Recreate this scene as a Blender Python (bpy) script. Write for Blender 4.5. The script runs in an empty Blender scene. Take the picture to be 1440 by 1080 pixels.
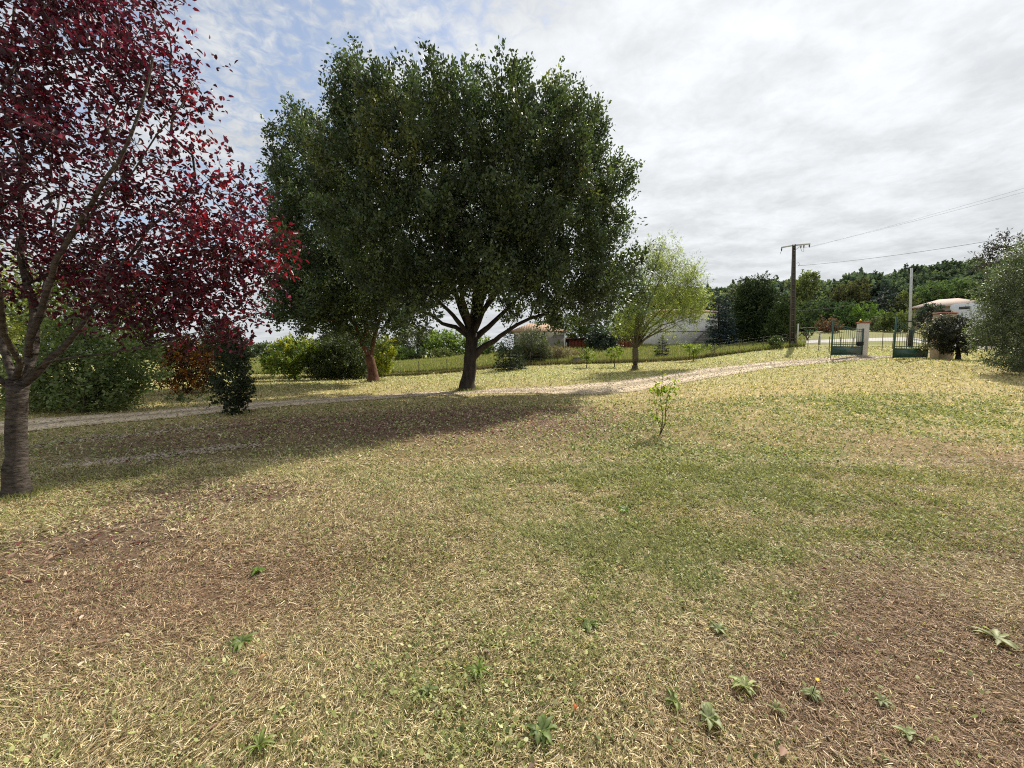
import bpy, math, random
import numpy as np
from mathutils import Vector

# ------------------------------------------------------------------ camera
SC = bpy.context.scene
COL = SC.collection
EYE = 1.55
F = 540.0                       # focal length in pixels of the 1440-wide photograph
PITCH = math.radians(4.5)
CP, SP = math.cos(PITCH), math.sin(PITCH)
cam_d = bpy.data.cameras.new('camera')
cam = bpy.data.objects.new('camera', cam_d)
COL.objects.link(cam)
cam.location = (0, 0, EYE)
cam.rotation_euler = (math.radians(90) - PITCH, 0, 0)
cam_d.sensor_fit = 'HORIZONTAL'
cam_d.sensor_width = 36.0
cam_d.lens = 36.0 * F / 1440.0
cam_d.clip_start = 0.05
cam_d.clip_end = 3000
SC.camera = cam

# ------------------------------------------------------------------ light
SUN_EL = math.radians(43)
SUN_AZ = math.radians(36)       # from +Y towards +X
SUN = Vector((math.cos(SUN_EL) * math.sin(SUN_AZ), math.cos(SUN_EL) * math.cos(SUN_AZ), math.sin(SUN_EL)))
sd = bpy.data.lights.new('sun', 'SUN')
sd.energy = 5.0
sd.angle = math.radians(1.2)
sd.color = (1.0, 0.93, 0.80)
so = bpy.data.objects.new('sun', sd)
COL.objects.link(so)
so.rotation_euler = SUN.to_track_quat('Z', 'Y').to_euler()
so.location = (20, 40, 60)

SC.view_settings.view_transform = 'Standard'
SC.view_settings.look = 'None'
SC.view_settings.exposure = 0.5
SC.view_settings.gamma = 1.0
SC.view_settings.use_curve_mapping = False
SC.render.engine = 'CYCLES'
SC.cycles.max_bounces = 6
SC.cycles.diffuse_bounces = 3
SC.cycles.glossy_bounces = 2
SC.cycles.transmission_bounces = 3
SC.cycles.transparent_max_bounces = 4
SC.cycles.use_denoising = False
SC.cycles.filter_width = 1.1


class NT:
    """small node-tree writer"""
    def __init__(self, tree):
        self.t = tree
        tree.nodes.clear()

    def n(self, kind, **kw):
        nd = self.t.nodes.new(kind)
        for k, v in kw.items():
            setattr(nd, k, v)
        return nd

    def val(self, sock, v):
        if hasattr(v, 'is_output') or isinstance(v, bpy.types.NodeSocket):
            self.t.links.new(v, sock)
        else:
            sock.default_value = v

    def math(self, op, a, b=0.0, c=0.0, clamp=False):
        m = self.n('ShaderNodeMath', operation=op, use_clamp=clamp)
        self.val(m.inputs[0], a)
        self.val(m.inputs[1], b)
        self.val(m.inputs[2], c)
        return m.outputs[0]

    def vmath(self, op, a, b=(0, 0, 0)):
        m = self.n('ShaderNodeVectorMath', operation=op)
        self.val(m.inputs[0], a)
        self.val(m.inputs[1], b)
        return m

    def noise(self, vec, scale, detail=4.0, rough=0.55, dist=0.0, dim='3D'):
        m = self.n('ShaderNodeTexNoise', noise_dimensions=dim)
        if vec is not None:
            self.val(m.inputs['Vector'], vec)
        m.inputs['Scale'].default_value = scale
        m.inputs['Detail'].default_value = detail
        m.inputs['Roughness'].default_value = rough
        m.inputs['Distortion'].default_value = dist
        return m.outputs[0]

    def ramp(self, fac, a, b, c0=(0, 0, 0, 1), c1=(1, 1, 1, 1)):
        r = self.n('ShaderNodeValToRGB')
        r.color_ramp.elements[0].position = a
        r.color_ramp.elements[1].position = b
        r.color_ramp.elements[0].color = c0
        r.color_ramp.elements[1].color = c1
        self.val(r.inputs[0], fac)
        return r.outputs[0]

    def smooth(self, v, a, b):
        m = self.n('ShaderNodeMapRange', interpolation_type='SMOOTHSTEP')
        self.val(m.inputs[0], v)
        m.inputs[1].default_value = a
        m.inputs[2].default_value = b
        return m.outputs[0]

    def mix(self, fac, a, b, blend='MIX'):
        m = self.n('ShaderNodeMix', data_type='RGBA', blend_type=blend)
        self.val(m.inputs[0], fac)
        self.val(m.inputs[6], a)
        self.val(m.inputs[7], b)
        return m.outputs[2]

    def link(self, a, b):
        self.t.links.new(a, b)


# ------------------------------------------------------------------ sky
world = bpy.data.worlds.new('World')
SC.world = world
world.use_nodes = True
w = NT(world.node_tree)
tc = w.n('ShaderNodeTexCoord')
sky = w.n('ShaderNodeTexSky', sky_type='NISHITA')
sky.sun_disc = False
sky.sun_elevation = SUN_EL
sky.sun_rotation = SUN_AZ
sky.air_density = 1.0
sky.dust_density = 1.0
sky.ozone_density = 2.0
dirn = w.vmath('NORMALIZE', tc.outputs['Generated']).outputs[0]
sep = w.n('ShaderNodeSeparateXYZ')
w.link(dirn, sep.inputs[0])
dz = w.math('MAXIMUM', sep.outputs[2], 0.0)
inv = w.math('DIVIDE', 1.0, w.math('ADD', dz, 0.13))
flat = w.n('ShaderNodeCombineXYZ')
w.link(w.math('MULTIPLY', sep.outputs[0], inv), flat.inputs[0])
w.link(w.math('MULTIPLY', sep.outputs[1], inv), flat.inputs[1])
uv = flat.outputs[0]
rot = w.n('ShaderNodeMapping')
w.link(uv, rot.inputs[0])
rot.inputs['Rotation'].default_value = (0, 0, math.radians(-35))
rot.inputs['Scale'].default_value = (1.0, 1.35, 1.0)
big = w.noise(rot.outputs[0], 1.3, 4.0, 0.5, 0.3)
mid = w.noise(rot.outputs[0], 3.6, 5.0, 0.5, 0.25)
rip = w.noise(uv, 22.0, 3.0, 0.6, 0.6)
# where the cloud sheet thins out to blue: high up to the left
side = w.vmath('DOT_PRODUCT', dirn, Vector((-0.56, 0.62, 0.55)).normalized()).outputs['Value']
thin = w.smooth(side, 0.72, 0.99)
thick = w.math('ADD', w.math('MULTIPLY', big, 1.1), w.math('MULTIPLY', w.math('SUBTRACT', rip, 0.5), 0.75))
thick = w.math('ADD', thick, w.math('MULTIPLY', w.math('SUBTRACT', mid, 0.5), 0.5))
cover = w.smooth(w.math('SUBTRACT', thick, w.math('MULTIPLY', thin, 0.42)), -0.10, 0.30)
sund = w.vmath('DOT_PRODUCT', dirn, tuple(SUN)).outputs['Value']
glow = w.math('POWER', w.math('MAXIMUM', sund, 0.0), 5.0)
shade = w.math('ADD', w.math('MULTIPLY', w.smooth(mid, 0.30, 0.68), 0.72), w.math('MULTIPLY', w.smooth(big, 0.30, 0.66), 0.28))
lum = w.math('ADD', w.math('ADD', 0.405, w.math('MULTIPLY', w.math('SUBTRACT', rip, 0.5), 0.12)), w.math('MULTIPLY', shade, 0.165))
lum = w.math('ADD', lum, w.math('MULTIPLY', glow, 0.22))
cl = w.n('ShaderNodeCombineColor')
w.link(w.math('MULTIPLY', lum, 0.955), cl.inputs[0])
w.link(w.math('MULTIPLY', lum, 0.99), cl.inputs[1])
w.link(w.math('MULTIPLY', lum, 1.02), cl.inputs[2])
skyc = w.vmath('SCALE', sky.outputs[0])
skyc.inputs[3].default_value = 0.12
bg = w.n('ShaderNodeBackground')
veil = w.mix(0.30, skyc.outputs[0], (0.46, 0.50, 0.55, 1))
bg_c = w.mix(cover, veil, cl.outputs[0])
w.link(bg_c, bg.inputs[0])
bg.inputs[1].default_value = 1.0
wo = w.n('ShaderNodeOutputWorld')
w.link(bg.outputs[0], wo.inputs[0])

# ------------------------------------------------------------------ numeric helpers
RNG = np.random.default_rng(7)
random.seed(7)


def sstep(a, b, v):
    t = np.clip((np.asarray(v, float) - a) / (b - a), 0, 1)
    return t * t * (3 - 2 * t)


_h = np.random.default_rng(99).random((64, 64))


def vnoise(x, y, s=1.0, oct=3):
    """tiling value noise, 0..1"""
    x = np.asarray(x, float) * s
    y = np.asarray(y, float) * s
    out = 0.0
    amp = 1.0
    tot = 0.0
    for o in range(oct):
        xi = np.floor(x).astype(int)
        yi = np.floor(y).astype(int)
        fx = x - xi
        fy = y - yi
        fx = fx * fx * (3 - 2 * fx)
        fy = fy * fy * (3 - 2 * fy)
        a = _h[xi % 64, yi % 64]
        b = _h[(xi + 1) % 64, yi % 64]
        c = _h[xi % 64, (yi + 1) % 64]
        d = _h[(xi + 1) % 64, (yi + 1) % 64]
        out = out + amp * ((a * (1 - fx) + b * fx) * (1 - fy) + (c * (1 - fx) + d * fx) * fy)
        tot += amp
        amp *= 0.5
        x = x * 2.03 + 11.7
        y = y * 2.03 + 5.3
    return out / tot


def P(px, py, t):
    """world point seen at photo pixel (px, py) at forward distance t"""
    a = (px - 720.0) / F
    b = (py - 540.0) / F
    return np.array([a * t, (CP - b * SP) * t, EYE + (-SP - b * CP) * t])


# terrain: thin-plate spline through points read off the photograph
_ctl = []
for x in (-8, -3, 0, 3, 7):
    for y in (-12, -4, 0, 3, 7):
        _ctl.append((x, y, 0.0))
for q in ((0, 600, 8.2), (657, 549, 16.4), (525, 537, 21), (602, 527, 31), (418, 535, 24), (230, 545, 20), (60, 560, 15),
          (717, 519, 30), (893, 521, 26), (970, 506, 33), (1060, 493, 34), (1114, 487.5, 34), (1190, 501, 24),
          (1315, 505, 23), (1440, 512, 18), (1150, 483, 44), (1000, 525, 19.5), (1100, 511.5, 22), (928, 612, 7.3),
          (1290, 690, 4.4), (1440, 603, 8.2), (620, 504, 60), (380, 505, 60), (100, 512, 60), (780, 490, 46), (870, 490, 46),
          (970, 486, 50), (1013, 486.5, 43), (1250, 478, 44), (1340, 482, 40), (1440, 490, 34), (1100, 470, 62), (1250, 462, 62),
          (1420, 462, 55), (1000, 476, 64), (-200, 520, 50), (1700, 500, 30), (1200, 560, 11.5), (1350, 540, 13.5)):
    _ctl.append(tuple(P(*q)))
_ctl = np.array(_ctl)
_S = 10.0


def _k(r2):
    return np.where(r2 > 1e-12, r2 * np.log(r2 + 1e-12), 0.0)


_n = len(_ctl)
_xy = _ctl[:, :2] / _S
_K = _k(((_xy[:, None] - _xy[None]) ** 2).sum(-1)) + np.eye(_n) * 0.004
_Q = np.c_[np.ones(_n), _xy]
_A = np.block([[_K, _Q], [_Q.T, np.zeros((3, 3))]])
_W = np.linalg.solve(_A, np.r_[_ctl[:, 2], 0, 0, 0])


def ground(x, y):
    x = np.asarray(x, float)
    y = np.asarray(y, float)
    shp = np.broadcast(x, y).shape
    x = np.broadcast_to(x, shp).ravel()
    y = np.broadcast_to(y, shp).ravel()
    out = np.empty(len(x))
    for i in range(0, len(x), 20000):
        xs = np.clip(x[i:i + 20000], -60, 55)
        ys = np.clip(y[i:i + 20000], -12, 64)
        pxy = np.c_[xs, ys] / _S
        d = ((pxy[:, None] - _xy[None]) ** 2).sum(-1)
        out[i:i + 20000] = _k(d) @ _W[:_n] + np.c_[np.ones(len(pxy)), pxy] @ _W[_n:]
    u = x / np.maximum(y, 1.0)
    hill = (16.0 + 17.5 * sstep(0.6, 1.35, u)) * sstep(70, 215, y) * sstep(0.05, 0.5, u)
    out = out + np.where(y > 64, hill, hill)
    return out.reshape(shp)


def gz(x, y):
    return float(ground(x, y))


def G(px, t):
    """ground point at pixel column px and forward distance t"""
    a = (px - 720.0) / F
    y = t / CP
    z = 0.0
    for _ in range(6):
        z = gz(a * t, y)
        y = (t + (z - EYE) * SP) / CP
    return np.array([a * t, y, z])


def PY(px, py, y):
    """world point seen at pixel (px, py) in the upright plane at world y"""
    return P(px, py, y / (CP - (py - 540.0) / F * SP))


def hit(px, py):
    ts = np.concatenate([np.linspace(0.8, 30, 800), np.linspace(30.1, 120, 500)])
    a = (px - 720.0) / F
    b = (py - 540.0) / F
    X = a * ts
    Y = (CP - b * SP) * ts
    Z = EYE + (-SP - b * CP) * ts
    d = Z - ground(X, Y)
    k = np.argmax(d < 0)
    if d[k] >= 0:
        k = len(ts) - 1
    return np.array([X[k], Y[k], float(ground(X[k], Y[k]))])


# ------------------------------------------------------------------ objects
OFF = {}


def tag(o, label=None, cat=None, group=None, kind=None):
    if label:
        o['label'] = label
    if cat:
        o['category'] = cat
    if group:
        o['group'] = group
    if kind:
        o['kind'] = kind
    return o


def thing(name, label, cat, loc, group=None):
    o = bpy.data.objects.new(name, None)
    COL.objects.link(o)
    o.empty_display_size = 0.2
    o.location = tuple(float(v) for v in loc)
    OFF[o.name] = np.array(loc, float)
    return tag(o, label, cat, group)


def mesh_obj(name, verts, faces, mat, parent=None, col=None, smooth=False, shift=True):
    """faces: list of int arrays, each (n, k)"""
    verts = np.asarray(verts, float)
    if parent is not None and shift:
        verts = verts - OFF[parent.name]
    me = bpy.data.meshes.new(name)
    me.vertices.add(len(verts))
    me.vertices.foreach_set('co', verts.astype(np.float32).ravel())
    faces = [np.asarray(f, np.int32) for f in faces if len(f)]
    nl = sum(f.size for f in faces)
    nf = sum(len(f) for f in faces)
    me.loops.add(nl)
    me.polygons.add(nf)
    me.loops.foreach_set('vertex_index', np.concatenate([f.ravel() for f in faces]))
    tot = np.concatenate([np.full(len(f), f.shape[1], np.int32) for f in faces])
    st = np.r_[0, np.cumsum(tot)[:-1]].astype(np.int32)
    me.polygons.foreach_set('loop_start', st)
    me.polygons.foreach_set('loop_total', tot)
    if smooth:
        me.polygons.foreach_set('use_smooth', np.ones(nf, bool))
    me.update(calc_edges=True)
    me.validate()
    if col is not None:
        at = me.color_attributes.new('col', 'FLOAT_COLOR', 'POINT')
        c4 = np.ones((len(verts), 4), np.float32)
        c4[:, :3] = col
        at.data.foreach_set('color', c4.ravel())
    me.materials.append(mat)
    o = bpy.data.objects.new(name, me)
    COL.objects.link(o)
    if parent is not None:
        o.parent = parent
        OFF[o.name] = OFF[parent.name]
    else:
        OFF[o.name] = np.zeros(3)
    return o


class MB:
    """collects boxes, tubes and polygons into one mesh"""
    def __init__(self):
        self.v = []
        self.f = {}
        self.n = 0

    def raw(self, v, faces):
        v = np.asarray(v, float)
        self.v.append(v)
        for f in faces:
            f = np.asarray(f, int)
            self.f.setdefault(f.shape[1], []).append(f + self.n)
        self.n += len(v)
        return self

    def hexa(self, c):
        """8 corners: bottom ring 0-3, top ring 4-7"""
        return self.raw(c, [np.array([[3, 2, 1, 0], [4, 5, 6, 7], [0, 1, 5, 4], [1, 2, 6, 5], [2, 3, 7, 6], [3, 0, 4, 7]])])

    def box(self, c, s, rz=0.0, taper=1.0):
        x, y, z = np.asarray(s, float) / 2
        q = np.array([[-x, -y], [x, -y], [x, y], [-x, y]])
        b = np.c_[q, np.full(4, -z)]
        t = np.c_[q * taper, np.full(4, z)]
        v = np.r_[b, t]
        cr, sr = math.cos(rz), math.sin(rz)
        R = np.array([[cr, sr, 0], [-sr, cr, 0], [0, 0, 1]])
        return self.hexa(v @ R + np.asarray(c, float))

    def beam(self, a, b, wd, h):
        """box beam from a to b, width wd sideways, height h"""
        a = np.asarray(a, float)
        b = np.asarray(b, float)
        d = b - a
        s = np.cross(d, (0, 0, 1.0))
        if np.linalg.norm(s) < 1e-6:
            s = np.array([1.0, 0, 0])
        s = s / np.linalg.norm(s) * wd / 2
        u = np.cross(s, d)
        u = u / np.linalg.norm(u) * h / 2
        return self.hexa([a - s - u, a + s - u, b + s - u, b - s - u, a - s + u, a + s + u, b + s + u, b - s + u])

    def tube(self, pts, rad, n=8, cap=True):
        v, f = tube_arr(np.asarray(pts, float), np.broadcast_to(np.asarray(rad, float), (len(pts),)), n)
        fs = [f]
        if cap:
            k = len(v)
            fs += [np.arange(k - n, k)[None], np.arange(n)[::-1][None]]
        return self.raw(v, fs)

    def build(self, name, mat, parent=None, smooth=False):
        return mesh_obj(name, np.concatenate(self.v), [np.concatenate(x) for x in self.f.values()], mat, parent, smooth=smooth)


def tube_arr(pts, rad, n):
    m = len(pts)
    d = np.gradient(pts, axis=0)
    d /= np.linalg.norm(d, axis=1)[:, None] + 1e-9
    ref = np.array([0.3, 1.0, 0.1]) if abs(d[:, 2]).mean() > 0.7 else np.array([0.05, 0.1, 1.0])
    s = np.cross(d, ref)
    s /= np.linalg.norm(s, axis=1)[:, None] + 1e-9
    u = np.cross(d, s)
    a = np.linspace(0, 2 * np.pi, n, endpoint=False)
    v = pts[:, None] + rad[:, None, None] * (np.cos(a)[None, :, None] * s[:, None] + np.sin(a)[None, :, None] * u[:, None])
    i = np.arange(m - 1)[:, None] * n
    j = np.arange(n)[None]
    f = np.stack([i + j, i + (j + 1) % n, i + n + (j + 1) % n, i + n + j], -1).reshape(-1, 4)
    return v.reshape(-1, 3), f


# ------------------------------------------------------------------ materials
def mat(name):
    m = bpy.data.materials.new(name)
    m.use_nodes = True
    return m, NT(m.node_tree)


def finish(t, sh):
    o = t.n('ShaderNodeOutputMaterial')
    t.link(sh, o.inputs[0])


def leaf_mat(name, trans=0.38, rough=0.5, spec=0.35, tint=(1.5, 1.7, 0.9)):
    m, t = mat(name)
    a = t.n('ShaderNodeAttribute', attribute_name='col')
    p = t.n('ShaderNodeBsdfPrincipled')
    t.link(a.outputs[0], p.inputs['Base Color'])
    p.inputs['Roughness'].default_value = rough
    p.inputs['Specular IOR Level'].default_value = spec
    tr = t.n('ShaderNodeBsdfTranslucent')
    t.link(t.mix(1.0, a.outputs[0], tint + (1,), 'MULTIPLY'), tr.inputs[0])
    mx = t.n('ShaderNodeMixShader')
    mx.inputs[0].default_value = trans
    t.link(p.outputs[0], mx.inputs[1])
    t.link(tr.outputs[0], mx.inputs[2])
    finish(t, mx.outputs[0])
    return m


def bark_mat(name, c0, c1, scale=9.0, stretch=(1, 1, 0.25), bump=0.5):
    m, t = mat(name)
    tc = t.n('ShaderNodeTexCoord')
    mp = t.n('ShaderNodeMapping')
    mp.inputs['Scale'].default_value = stretch
    t.link(tc.outputs['Object'], mp.inputs[0])
    n1 = t.noise(mp.outputs[0], scale, 6, 0.65, 0.3)
    n2 = t.noise(tc.outputs['Object'], 2.1, 3, 0.5)
    c = t.ramp(t.math('ADD', t.math('MULTIPLY', n1, 0.7), t.math('MULTIPLY', n2, 0.3)), 0.36, 0.66, c0 + (1,), c1 + (1,))
    p = t.n('ShaderNodeBsdfPrincipled')
    t.link(c, p.inputs['Base Color'])
    p.inputs['Roughness'].default_value = 0.9
    p.inputs['Specular IOR Level'].default_value = 0.15
    b = t.n('ShaderNodeBump')
    b.inputs['Strength'].default_value = bump
    b.inputs['Distance'].default_value = 0.03
    t.link(n1, b.inputs['Height'])
    t.link(b.outputs[0], p.inputs['Normal'])
    finish(t, p.outputs[0])
    return m


def plain_mat(name, c, rough=0.7, var=0.25, scale=3.0, metal=0.0, spec=0.3, bump=0.0, stretch=(1, 1, 1)):
    m, t = mat(name)
    tc = t.n('ShaderNodeTexCoord')
    mp = t.n('ShaderNodeMapping')
    mp.inputs['Scale'].default_value = stretch
    t.link(tc.outputs['Object'], mp.inputs[0])
    n = t.noise(mp.outputs[0], scale, 6, 0.6)
    lo = tuple(v * (1 - var) for v in c) + (1,)
    hi = tuple(min(v * (1 + var), 0.9) for v in c) + (1,)
    p = t.n('ShaderNodeBsdfPrincipled')
    t.link(t.ramp(n, 0.3, 0.7, lo, hi), p.inputs['Base Color'])
    p.inputs['Roughness'].default_value = rough
    p.inputs['Metallic'].default_value = metal
    p.inputs['Specular IOR Level'].default_value = spec
    if bump:
        b = t.n('ShaderNodeBump')
        b.inputs['Strength'].default_value = bump
        b.inputs['Distance'].default_value = 0.02
        t.link(n, b.inputs['Height'])
        t.link(b.outputs[0], p.inputs['Normal'])
    finish(t, p.outputs[0])
    return m


def tile_mat(name, c0, c1):
    m, t = mat(name)
    tc = t.n('ShaderNodeTexCoord')
    wv = t.n('ShaderNodeTexWave', wave_type='BANDS', bands_direction='X')
    t.link(tc.outputs['Object'], wv.inputs[0])
    wv.inputs['Scale'].default_value = 1.6
    wv.inputs['Distortion'].default_value = 0.6
    n = t.noise(tc.outputs['Object'], 4.0, 6, 0.7)
    c = t.ramp(n, 0.3, 0.7, c0 + (1,), c1 + (1,))
    c = t.mix(t.math('MULTIPLY', wv.outputs[1], 0.35), c, tuple(v * 0.6 for v in c0) + (1,))
    p = t.n('ShaderNodeBsdfPrincipled')
    t.link(c, p.inputs['Base Color'])
    p.inputs['Roughness'].default_value = 0.85
    b = t.n('ShaderNodeBump')
    b.inputs['Strength'].default_value = 0.6
    b.inputs['Distance'].default_value = 0.05
    t.link(wv.outputs[1], b.inputs['Height'])
    t.link(b.outputs[0], p.inputs['Normal'])
    finish(t, p.outputs[0])
    return m


def ground_mat():
    m, t = mat('dry_lawn_soil')
    a = t.n('ShaderNodeAttribute', attribute_name='col')
    g = t.n('ShaderNodeNewGeometry')
    pos = g.outputs['Position']
    n1 = t.noise(pos, 22.0, 6, 0.72, 0.5)
    n2 = t.noise(pos, 3.1, 5, 0.6)
    n3 = t.noise(pos, 85.0, 3, 0.7)
    k = t.math('ADD', t.math('MULTIPLY', n1, 0.55), t.math('MULTIPLY', n3, 0.45))
    f1 = t.ramp(k, 0.34, 0.68, (0.28, 0.26, 0.24, 1), (1.62, 1.58, 1.50, 1))
    f2 = t.ramp(n2, 0.3, 0.7, (0.82, 0.86, 0.80, 1), (1.16, 1.12, 1.16, 1))
    c = t.mix(1.0, a.outputs[0], f1, 'MULTIPLY')
    c = t.mix(1.0, c, f2, 'MULTIPLY')
    p = t.n('ShaderNodeBsdfPrincipled')
    t.link(c, p.inputs['Base Color'])
    p.inputs['Roughness'].default_value = 0.95
    p.inputs['Specular IOR Level'].default_value = 0.1
    b = t.n('ShaderNodeBump')
    b.inputs['Strength'].default_value = 0.8
    b.inputs['Distance'].default_value = 0.03
    t.link(k, b.inputs['Height'])
    t.link(b.outputs[0], p.inputs['Normal'])
    finish(t, p.outputs[0])
    return m


def gravel_mat(name, c, dark):
    m, t = mat(name)
    g = t.n('ShaderNodeNewGeometry')
    pos = g.outputs['Position']
    a = t.n('ShaderNodeAttribute', attribute_name='col')
    v = t.n('ShaderNodeTexVoronoi')
    t.link(pos, v.inputs['Vector'])
    v.inputs['Scale'].default_value = 26.0
    n = t.noise(pos, 6.0, 6, 0.65)
    c0 = t.mix(t.ramp(n, 0.35, 0.65), dark + (1,), c + (1,))
    vv = t.ramp(v.outputs['Distance'], 0.0, 0.75, (1.15, 1.15, 1.15, 1), (0.62, 0.59, 0.55, 1))
    c1 = t.mix(1.0, c0, vv, 'MULTIPLY')
    c1 = t.mix(1.0, c1, a.outputs[0], 'MULTIPLY')
    p = t.n('ShaderNodeBsdfPrincipled')
    t.link(c1, p.inputs['Base Color'])
    p.inputs['Roughness'].default_value = 0.9
    p.inputs['Specular IOR Level'].default_value = 0.2
    b = t.n('ShaderNodeBump')
    b.inputs['Strength'].default_value = 0.7
    b.inputs['Distance'].default_value = 0.02
    t.link(v.outputs['Distance'], b.inputs['Height'])
    t.link(b.outputs[0], p.inputs['Normal'])
    finish(t, p.outputs[0])
    return m


M_LEAF = leaf_mat('green_leaf', trans=0.28)
M_LEAF_SOFT = leaf_mat('backlit_leaf', trans=0.45)
M_PURPLE = leaf_mat('purple_leaf', trans=0.48, rough=0.42, spec=0.5, tint=(3.0, 1.0, 1.5))
M_FAR = leaf_mat('far_leaf', trans=0.25, rough=0.9, spec=0.05)
M_NEEDLE = leaf_mat('conifer_needle', trans=0.1, rough=0.7, spec=0.06)
M_GRASS = leaf_mat('grass_blade', trans=0.30, rough=0.6, spec=0.25, tint=(1.3, 1.3, 0.9))
M_BARK = bark_mat('dark_bark', (0.018, 0.015, 0.012), (0.06, 0.05, 0.042))
M_BARK_RED = bark_mat('reddish_bark', (0.07, 0.032, 0.022), (0.20, 0.10, 0.07), 14)
M_BARK_GREY = bark_mat('grey_cherry_bark', (0.018, 0.015, 0.013), (0.13, 0.107, 0.09), 30.0, (0.45, 0.45, 1.2), 0.8)
M_BARK_OLIVE = bark_mat('olive_bark', (0.06, 0.05, 0.035), (0.17, 0.14, 0.09))
M_TWIG = bark_mat('brown_twig', (0.05, 0.035, 0.025), (0.14, 0.10, 0.07))
M_GROUND = ground_mat()
M_GRAVEL = gravel_mat('pale_gravel', (0.85, 0.78, 0.67), (0.60, 0.52, 0.41))
M_ROAD = plain_mat('pale_road', (0.37, 0.355, 0.33), 0.9, 0.12, 1.2)

# ------------------------------------------------------------------ ground colours (what grows or lies there, plus one painted shade tone)
STRAW = np.array((0.43, 0.35, 0.185))
GREEN = np.array((0.32, 0.32, 0.13))
BROWN = np.array((0.32, 0.225, 0.145))
RUST = np.array((0.29, 0.205, 0.155))
FIELD = np.array((0.31, 0.335, 0.125))
SHADEGREEN = np.array((0.22, 0.195, 0.115))  # darker grass tone, tree shade put into the colour


def blob(x, y, c, rx, ry, rot=0.0):
    cr, sr = math.cos(rot), math.sin(rot)
    dx = x - c[0]
    dy = y - c[1]
    u = (dx * cr + dy * sr) / rx
    v = (-dx * sr + dy * cr) / ry
    return np.exp(-(u * u + v * v))


_B = {k: hit(*k) for k in ((900, 680), (1060, 660), (1180, 700), (850, 770), (760, 880), (1000, 780), (1300, 580), (650, 1000),
                           (620, 590), (430, 600), (230, 625), (90, 650), (250, 700), (120, 760), (60, 850), (1380, 760), (1300, 900),
                           (1120, 1000), (1400, 1000), (1425, 650), (60, 800), (200, 770), (400, 690), (740, 590), (700, 760), (500, 750), (1285, 692), (350, 830), (900, 600), (1250, 820))}


def weights(x, y):
    n1 = vnoise(x, y, 0.55)
    n2 = vnoise(x + 31, y + 17, 1.7)
    n3 = vnoise(x + 7, y + 53, 5.0)
    jit = 0.55 * n1 + 0.30 * n2 + 0.35 * n3          # about 0.2..1
    gr = (0.9 * blob(x, y, _B[(900, 680)], 1.5, 1.2) + 1.0 * blob(x, y, _B[(1060, 660)], 1.6, 1.5) + 0.9 * blob(x, y, _B[(1180, 700)], 0.9, 0.9)
          + 0.8 * blob(x, y, _B[(1000, 780)], 0.8, 0.6) + 0.7 * blob(x, y, _B[(850, 770)], 0.7, 0.5) + 0.5 * blob(x, y, _B[(760, 880)], 0.45, 0.35)
          + 0.7 * blob(x, y, _B[(1300, 580)], 4.0, 3.0) + 0.3 * blob(x, y, _B[(700, 760)], 1.2, 0.8) + 0.45 * blob(x, y, _B[(650, 1000)], 0.4, 0.25)
          + 0.35 * blob(x, y, _B[(900, 600)], 2.0, 1.5))
    gr = 1.15 * gr * sstep(.36, .62, .45 * n2 + .55 * n3) + .12 * gr + 0.45 * (n2 - 0.42)
    br = (0.9 * blob(x, y, _B[(1380, 760)], 1.0, 1.4) + 1.0 * blob(x, y, _B[(1300, 900)], 0.7, 0.6) + 0.9 * blob(x, y, _B[(1120, 1000)], 0.55, 0.30)
          + 1.0 * blob(x, y, _B[(1400, 1000)], 0.7, 0.5) + 0.85 * blob(x, y, _B[(60, 850)], 1.5, 1.0) + 0.6 * blob(x, y, _B[(350, 830)], 0.9, 0.6)
          + 0.8 * blob(x, y, _B[(1425, 650)], 1.6, 2.2) + 0.35 * blob(x, y, _B[(500, 750)], 1.0, 0.9) + 0.5 * blob(x, y, _B[(1250, 820)], 0.5, 0.5))
    br = br * (0.45 + 0.8 * jit)
    ru = (1.0 * blob(x, y, _B[(620, 590)], 3.6, 2.4) + 0.9 * blob(x, y, _B[(740, 590)], 2.2, 1.8) + 0.8 * blob(x, y, _B[(430, 600)], 3.0, 1.3)
          + 0.9 * blob(x, y, _B[(250, 700)], 1.3, 0.55) + 0.8 * blob(x, y, _B[(120, 760)], 0.9, 0.45) + 0.55 * blob(x, y, _B[(230, 625)], 2.0, 0.7)
          + 0.3 * blob(x, y, _B[(60, 800)], 0.8, 0.5) + 0.3 * blob(x, y, _B[(200, 770)], 0.8, 0.5) + 0.45 * blob(x, y, _B[(400, 690)], 1.2, 0.6))
    ru = ru * (0.15 + 1.2 * jit)
    sh = (0.7 * blob(x, y, _B[(90, 650)], 2.0, 1.2) + 0.5 * blob(x, y, _B[(230, 625)], 3.0, 1.2)) * (0.3 + jit)  # where the left-hand tree shade is painted into the ground
    di = 1.4 * blob(x, y, _B[(1285, 692)], 0.26, 0.12, 0.4) * (0.6 + jit)
    return [np.clip(v, 0, 1) for v in (gr, br, ru, sh, di)]


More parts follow.
